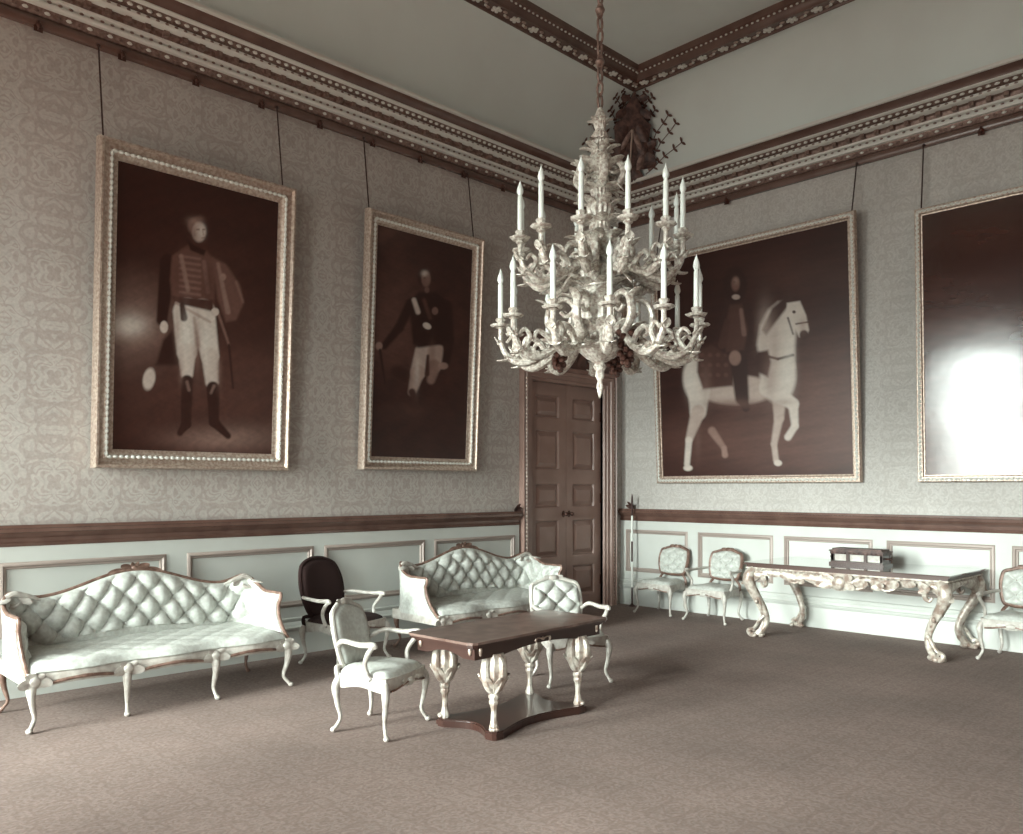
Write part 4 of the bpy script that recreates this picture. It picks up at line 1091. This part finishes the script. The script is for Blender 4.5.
# ------------------------------------------------------------------ chandelier
DROP = PI/3
def chandelier():
    D = 5.5; r = (600-CX)/F*D
    cx, cy = r*CA + D*SA, -r*SA + D*CA
    t = thing('chandelier', 'large two-tiered gilt chandelier with electric candles hanging in front of the door', 'chandelier', (cx,cy,0))
    px = D/F
    Z = lambda y: CH+(HY-y)*px
    m = MB()
    # stem and basket, bottom to top
    m.lathe([(.003,Z(398)),(.014,Z(394)),(.022,Z(387)),(.014,Z(381)),(.030,Z(376)),(.026,Z(371)),(.042,Z(367)),(.030,Z(363)),(.09,Z(358)),(.13,Z(352)),(.17,Z(346)),(.215,Z(340)),(.235,Z(335)),(.24,Z(331)),(.20,Z(328)),
             (.17,Z(322)),(.18,Z(312)),(.165,Z(303)),(.12,Z(297)),(.09,Z(292)),(.11,Z(285)),(.14,Z(276)),(.13,Z(268)),(.08,Z(262)),(.07,Z(255)),(.12,Z(249)),(.15,Z(243)),(.13,Z(237)),(.07,Z(230)),
             (.06,Z(220)),(.09,Z(212)),(.08,Z(204)),(.055,Z(196)),(.07,Z(188)),(.045,Z(180)),(.05,Z(172)),(.09,Z(165)),(.07,Z(157)),(.035,Z(150)),(.05,Z(142)),(.055,Z(136)),(.03,Z(130)),(.045,Z(122)),(.03,Z(115)),(.015,Z(108))], n=64, lobes=16, amp=.05)
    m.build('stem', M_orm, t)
    m = MB()
    for (zy, rr, n, L, W, tilt, cu) in ((345,.19,10,.12,.09,.35,.45),(333,.2,12,.14,.10,1.1,.35),(300,.12,8,.15,.09,1.2,.5),(284,.1,8,.13,.08,.8,.5),(262,.08,8,.16,.1,1.0,.6),(240,.12,10,.12,.08,.9,.5),(222,.05,8,.13,.08,.9,.5),(206,.06,6,.12,.07,1.4,.5),
                                (190,.04,8,.11,.07,1.2,.5),(172,.05,8,.16,.09,1.6,.5),(150,.04,6,.10,.06,1.6,.6),(136,.04,6,.06,.05,-.8,.4),(122,.02,6,.07,.045,1.6,.6)):
        m = MB()
        for k in range(n):
            a = 2*PI*(k+.5*(zy % 2))/n; c, s = math.cos(a), math.sin(a)
            m.leaf((rr*c, rr*s, Z(zy)-.02), (c,s,tilt), (c,s,-.2), L, W, cu)
        m.lathe([(rr*.8,Z(zy)-.035),(rr+.012,Z(zy)-.025),(rr+.012,Z(zy)-.012),(rr*.8,Z(zy)-.004)], n=24)
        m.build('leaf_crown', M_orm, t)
    m = MB()
    # beaded swags of the lower basket
    for k in range(8):
        a0 = 2*PI*k/8
        for i in range(7):
            a = a0+2*PI/8*i/7; m.blob((.225*math.cos(a), .225*math.sin(a), Z(333)-.06*math.sin(PI*i/7)), .016, 6, 4)
    for (zy, rr, n) in ((331,.238,28),(297,.13,16),(262,.085,12),(243,.155,16),(180,.05,10)):
        for k in range(n): a = 2*PI*k/n; m.blob((rr*math.cos(a), rr*math.sin(a), Z(zy)), .014, 6, 4)
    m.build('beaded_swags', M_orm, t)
    # large open C-scrolls round the body
    for lay, (zy, r0, S) in enumerate(((318,.17,1.0),(262,.12,.8),(176,.07,.55))):
        for k in range(6):
            m = MB(); a = 2*PI*k/6+.25+lay*.3; c, s = math.cos(a), math.sin(a)
            def q(rr, zz): return ((r0+rr*S)*c, (r0+rr*S)*s, Z(zy)+zz*S)
            m.tube([q(0,-.13),q(.10,-.12),q(.17,-.03),q(.14,.09),q(.05,.12),q(-.0,.06),q(.05,.01),q(.09,.04)], [.014,.02,.024,.022,.018,.015,.013,.012], 8, 4, flat=1.3)
            m.leaf(q(.15,.05), (c*.5,s*.5,1), (c,s,0), .12*S, .06*S, .5); m.leaf(q(.08,-.12), (c,s,-.6), (c,s,0), .12*S, .06*S, -.3)
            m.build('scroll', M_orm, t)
    # hanging dark fruit drops
    for k in range(3):
        m = MB(); a = 2*PI*(2*k+.5)/6+.82+DROP; c, s = math.cos(a), math.sin(a)
        R0 = .27
        for i in range(22):
            f = i/22; rr = .062*(1-f)**.7*math.sqrt(random.random())+.014; b = i*2.4
            m.blob((R0*c+rr*math.cos(b), R0*s+rr*math.sin(b), Z(336)-.01-.22*f), .024, 6, 4)
        m.build('fruit_drop', M_ormd, t)
    # arms: two tiers of twelve
    tiers = [(.65, Z(319), [(.15,2.79),(.26,2.71),(.37,2.625),(.49,2.57),(.59,2.60),(.645,2.69),(.65,2.79)], -85, 1.0),
             (.535, Z(237), [(.10,3.24),(.19,3.19),(.29,3.13),(.39,3.095),(.48,3.13),(.53,3.21),(.535,3.31)], -72, .85)]
    yaw = math.atan2(-SA*0+(-cy), -cx)      # towards the camera
    for (R, zb, path, ph, S) in tiers:
        arm_me = can_me = bul_me = None
        for k in range(12):
            a = yaw + math.radians(ph+30*k)
            if arm_me is None:
                m = MB(); z = zb
                m.tube([(x,0,q) for x,q in path], [.014*S+.006,.024,.027,.026,.022,.017,.014], 8, 5, flat=1.2)
                # acanthus and curls on the arm
                x0, z0 = path[2]; x1, z1 = path[4]
                m.tube([(x0-.02,0,z0+.01),(x0+.03,0,z0+.08*S),(x0+.10*S,0,z0+.11*S),(x0+.13*S,0,z0+.06*S),(x0+.09*S,0,z0+.045*S)], [.02,.02,.016,.013,.01], 7, 4)
                m.tube([(x1,0,z1-.01),(x1-.06*S,0,z1+.09*S),(x1-.02*S,0,z1+.14*S),(x1+.02*S,0,z1+.10*S)], [.018,.017,.013,.01], 7, 4)
                m.tube([(x0+.04,0,z0-.02),(x0+.12*S,0,z0-.055),(x0+.20*S,0,z0-.03),(x0+.16*S,0,z0-.005)], [.012,.016,.013,.01], 7, 4)
                for (i, dx, dz, l) in ((2,1,-.35,.10),(4,1,-.5,.09),(3,.3,1,.08),(5,.8,.5,.07)):
                    m.leaf((path[i][0],0,path[i][1]), (dx,0,dz), (0,.0,1) if dx > .5 else (1,0,0), l, .06, .3)
                    m.leaf((path[i][0],0,path[i][1]), (dx*.5,.8,dz*.4), (0,0,1), l*.6, .045, .4); m.leaf((path[i][0],0,path[i][1]), (dx*.5,-.8,dz*.4), (0,0,1), l*.6, .045, .4)
                xb, zz = path[-1]
                m.lathe([(.014,zz-z),(.03,zz+.012-z),(.022,zz+.025-z),(.05,-.052),(.062,-.044),(.066,-.036),(.03,-.034),(.022,-.03),(.026,-.016),(.032,-.006),(.03,.004),(.02,.004)], (xb,0,z), 14, 7, .06)
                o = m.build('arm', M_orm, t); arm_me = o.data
                m = MB(); m.lathe([(.0175,0),(.0175,.03),(.0165,.22),(.012,.232)], n=12); cnd = m.build('candle', M_candle, o); cnd.location = (R,0,zb); can_me = cnd.data
                m = MB(); m.lathe([(.010,.228),(.014,.236),(.0215,.252),(.022,.262),(.017,.285),(.009,.305),(.003,.325),(.0005,.335)], n=12); bl = m.build('bulb', M_bulb, o); bl.location = (R,0,zb); bul_me = bl.data
                o.rotation_euler = (0,0,a)
                proto = (o, cnd, bl)
            else:
                o2 = proto[0].copy(); C.objects.link(o2); o2.rotation_euler = (0,0,a)
                for ch in proto[1:]: c2 = ch.copy(); C.objects.link(c2); c2.parent = o2
    # chain
    m = MB(); zc = Z(108); i = 0
    while zc < ZC-.02:
        h = .085
        pts = [(.022*math.sin(2*PI*k/10), 0, zc+h/2+h*.58*math.cos(2*PI*k/10)) for k in range(10)]
        if i % 2: pts = [(p[1],p[0],p[2]) for p in pts]
        m.tube(pts, .0085, 6, 1, closed=True)
        if i % 4 == 3: m.lathe([(.01,zc+.02),(.026,zc+.03),(.033,zc+.045),(.026,zc+.06),(.01,zc+.07)], n=10)
        zc += h; i += 1
    m.build('chain', M_gilt, t)
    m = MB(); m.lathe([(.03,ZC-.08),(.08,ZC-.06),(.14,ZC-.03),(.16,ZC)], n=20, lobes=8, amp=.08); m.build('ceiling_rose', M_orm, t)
chandelier()

# ------------------------------------------------------------------ light
SKY, SUN, SPREAD = 3.6, 15.0, 21.0
w = bpy.data.worlds.new('sky'); sc.world = w; w.use_nodes = True; nt = w.node_tree
bg = nt.nodes['Background']; tc = nt.nodes.new('ShaderNodeTexCoord'); sp = nt.nodes.new('ShaderNodeSeparateXYZ')
nt.links.new(tc.outputs['Generated'], sp.inputs[0])
rp = nt.nodes.new('ShaderNodeValToRGB'); mr = nt.nodes.new('ShaderNodeMapRange'); mr.inputs['From Min'].default_value = -1
nt.links.new(sp.outputs['Z'], mr.inputs[0]); nt.links.new(mr.outputs[0], rp.inputs['Fac'])
e = rp.color_ramp.elements; e[0].position = .30; e[0].color = (.20,.15,.12,1); e[1].position = .53; e[1].color = (.90,1.0,.95,1)
# a hazy bright sun patch low in the overcast, opposite the far wall
EL, AZ = math.radians(16), math.radians(-3)
sd = (-math.cos(EL)*math.cos(AZ), -math.cos(EL)*math.sin(AZ), math.sin(EL))
dt = nt.nodes.new('ShaderNodeVectorMath'); dt.operation = 'DOT_PRODUCT'; dt.inputs[1].default_value = sd; nt.links.new(tc.outputs['Generated'], dt.inputs[0])
pm_ = nt.nodes.new('ShaderNodeMapRange'); pm_.interpolation_type = 'SMOOTHERSTEP'; pm_.inputs['From Min'].default_value = math.cos(math.radians(SPREAD)); pm_.inputs['From Max'].default_value = 1.0
pm_.inputs['To Min'].default_value = SKY; pm_.inputs['To Max'].default_value = SKY+SUN; nt.links.new(dt.outputs['Value'], pm_.inputs[0])
nt.links.new(rp.outputs['Color'], bg.inputs['Color']); nt.links.new(pm_.outputs[0], bg.inputs['Strength'])
for (a, b) in WINS:
    l = bpy.data.lights.new('window_portal', 'AREA'); l.shape = 'RECTANGLE'; l.size = WZ1-WZ0; l.size_y = b-a; l.cycles.is_portal = True
    o = bpy.data.objects.new('window_portal', l); C.objects.link(o); o.location = (XW-.25, (a+b)/2, (WZ0+WZ1)/2); o.rotation_euler = (0, -PI/2, 0)

cam = bpy.data.cameras.new('camera'); co = bpy.data.objects.new('camera', cam); C.objects.link(co); sc.camera = co
co.location = (0,0,CH); co.rotation_euler = (PI/2, 0, math.atan2(CA, SA)-PI/2)
cam.sensor_fit = 'HORIZONTAL'; cam.sensor_width = 36; cam.lens = F/1023*36
cam.shift_x = (511.5-CX)/1023; cam.shift_y = (HY-417)/1023
cam.clip_start = .05; cam.clip_end = 100
sc.view_settings.view_transform = 'Standard'; sc.view_settings.look = 'None'; sc.view_settings.gamma = 1; sc.view_settings.exposure = 2.52
sc.cycles.max_bounces = 8; sc.cycles.diffuse_bounces = 3; sc.cycles.glossy_bounces = 3; sc.cycles.use_denoising = True
sc.cycles.sample_clamp_indirect = 6
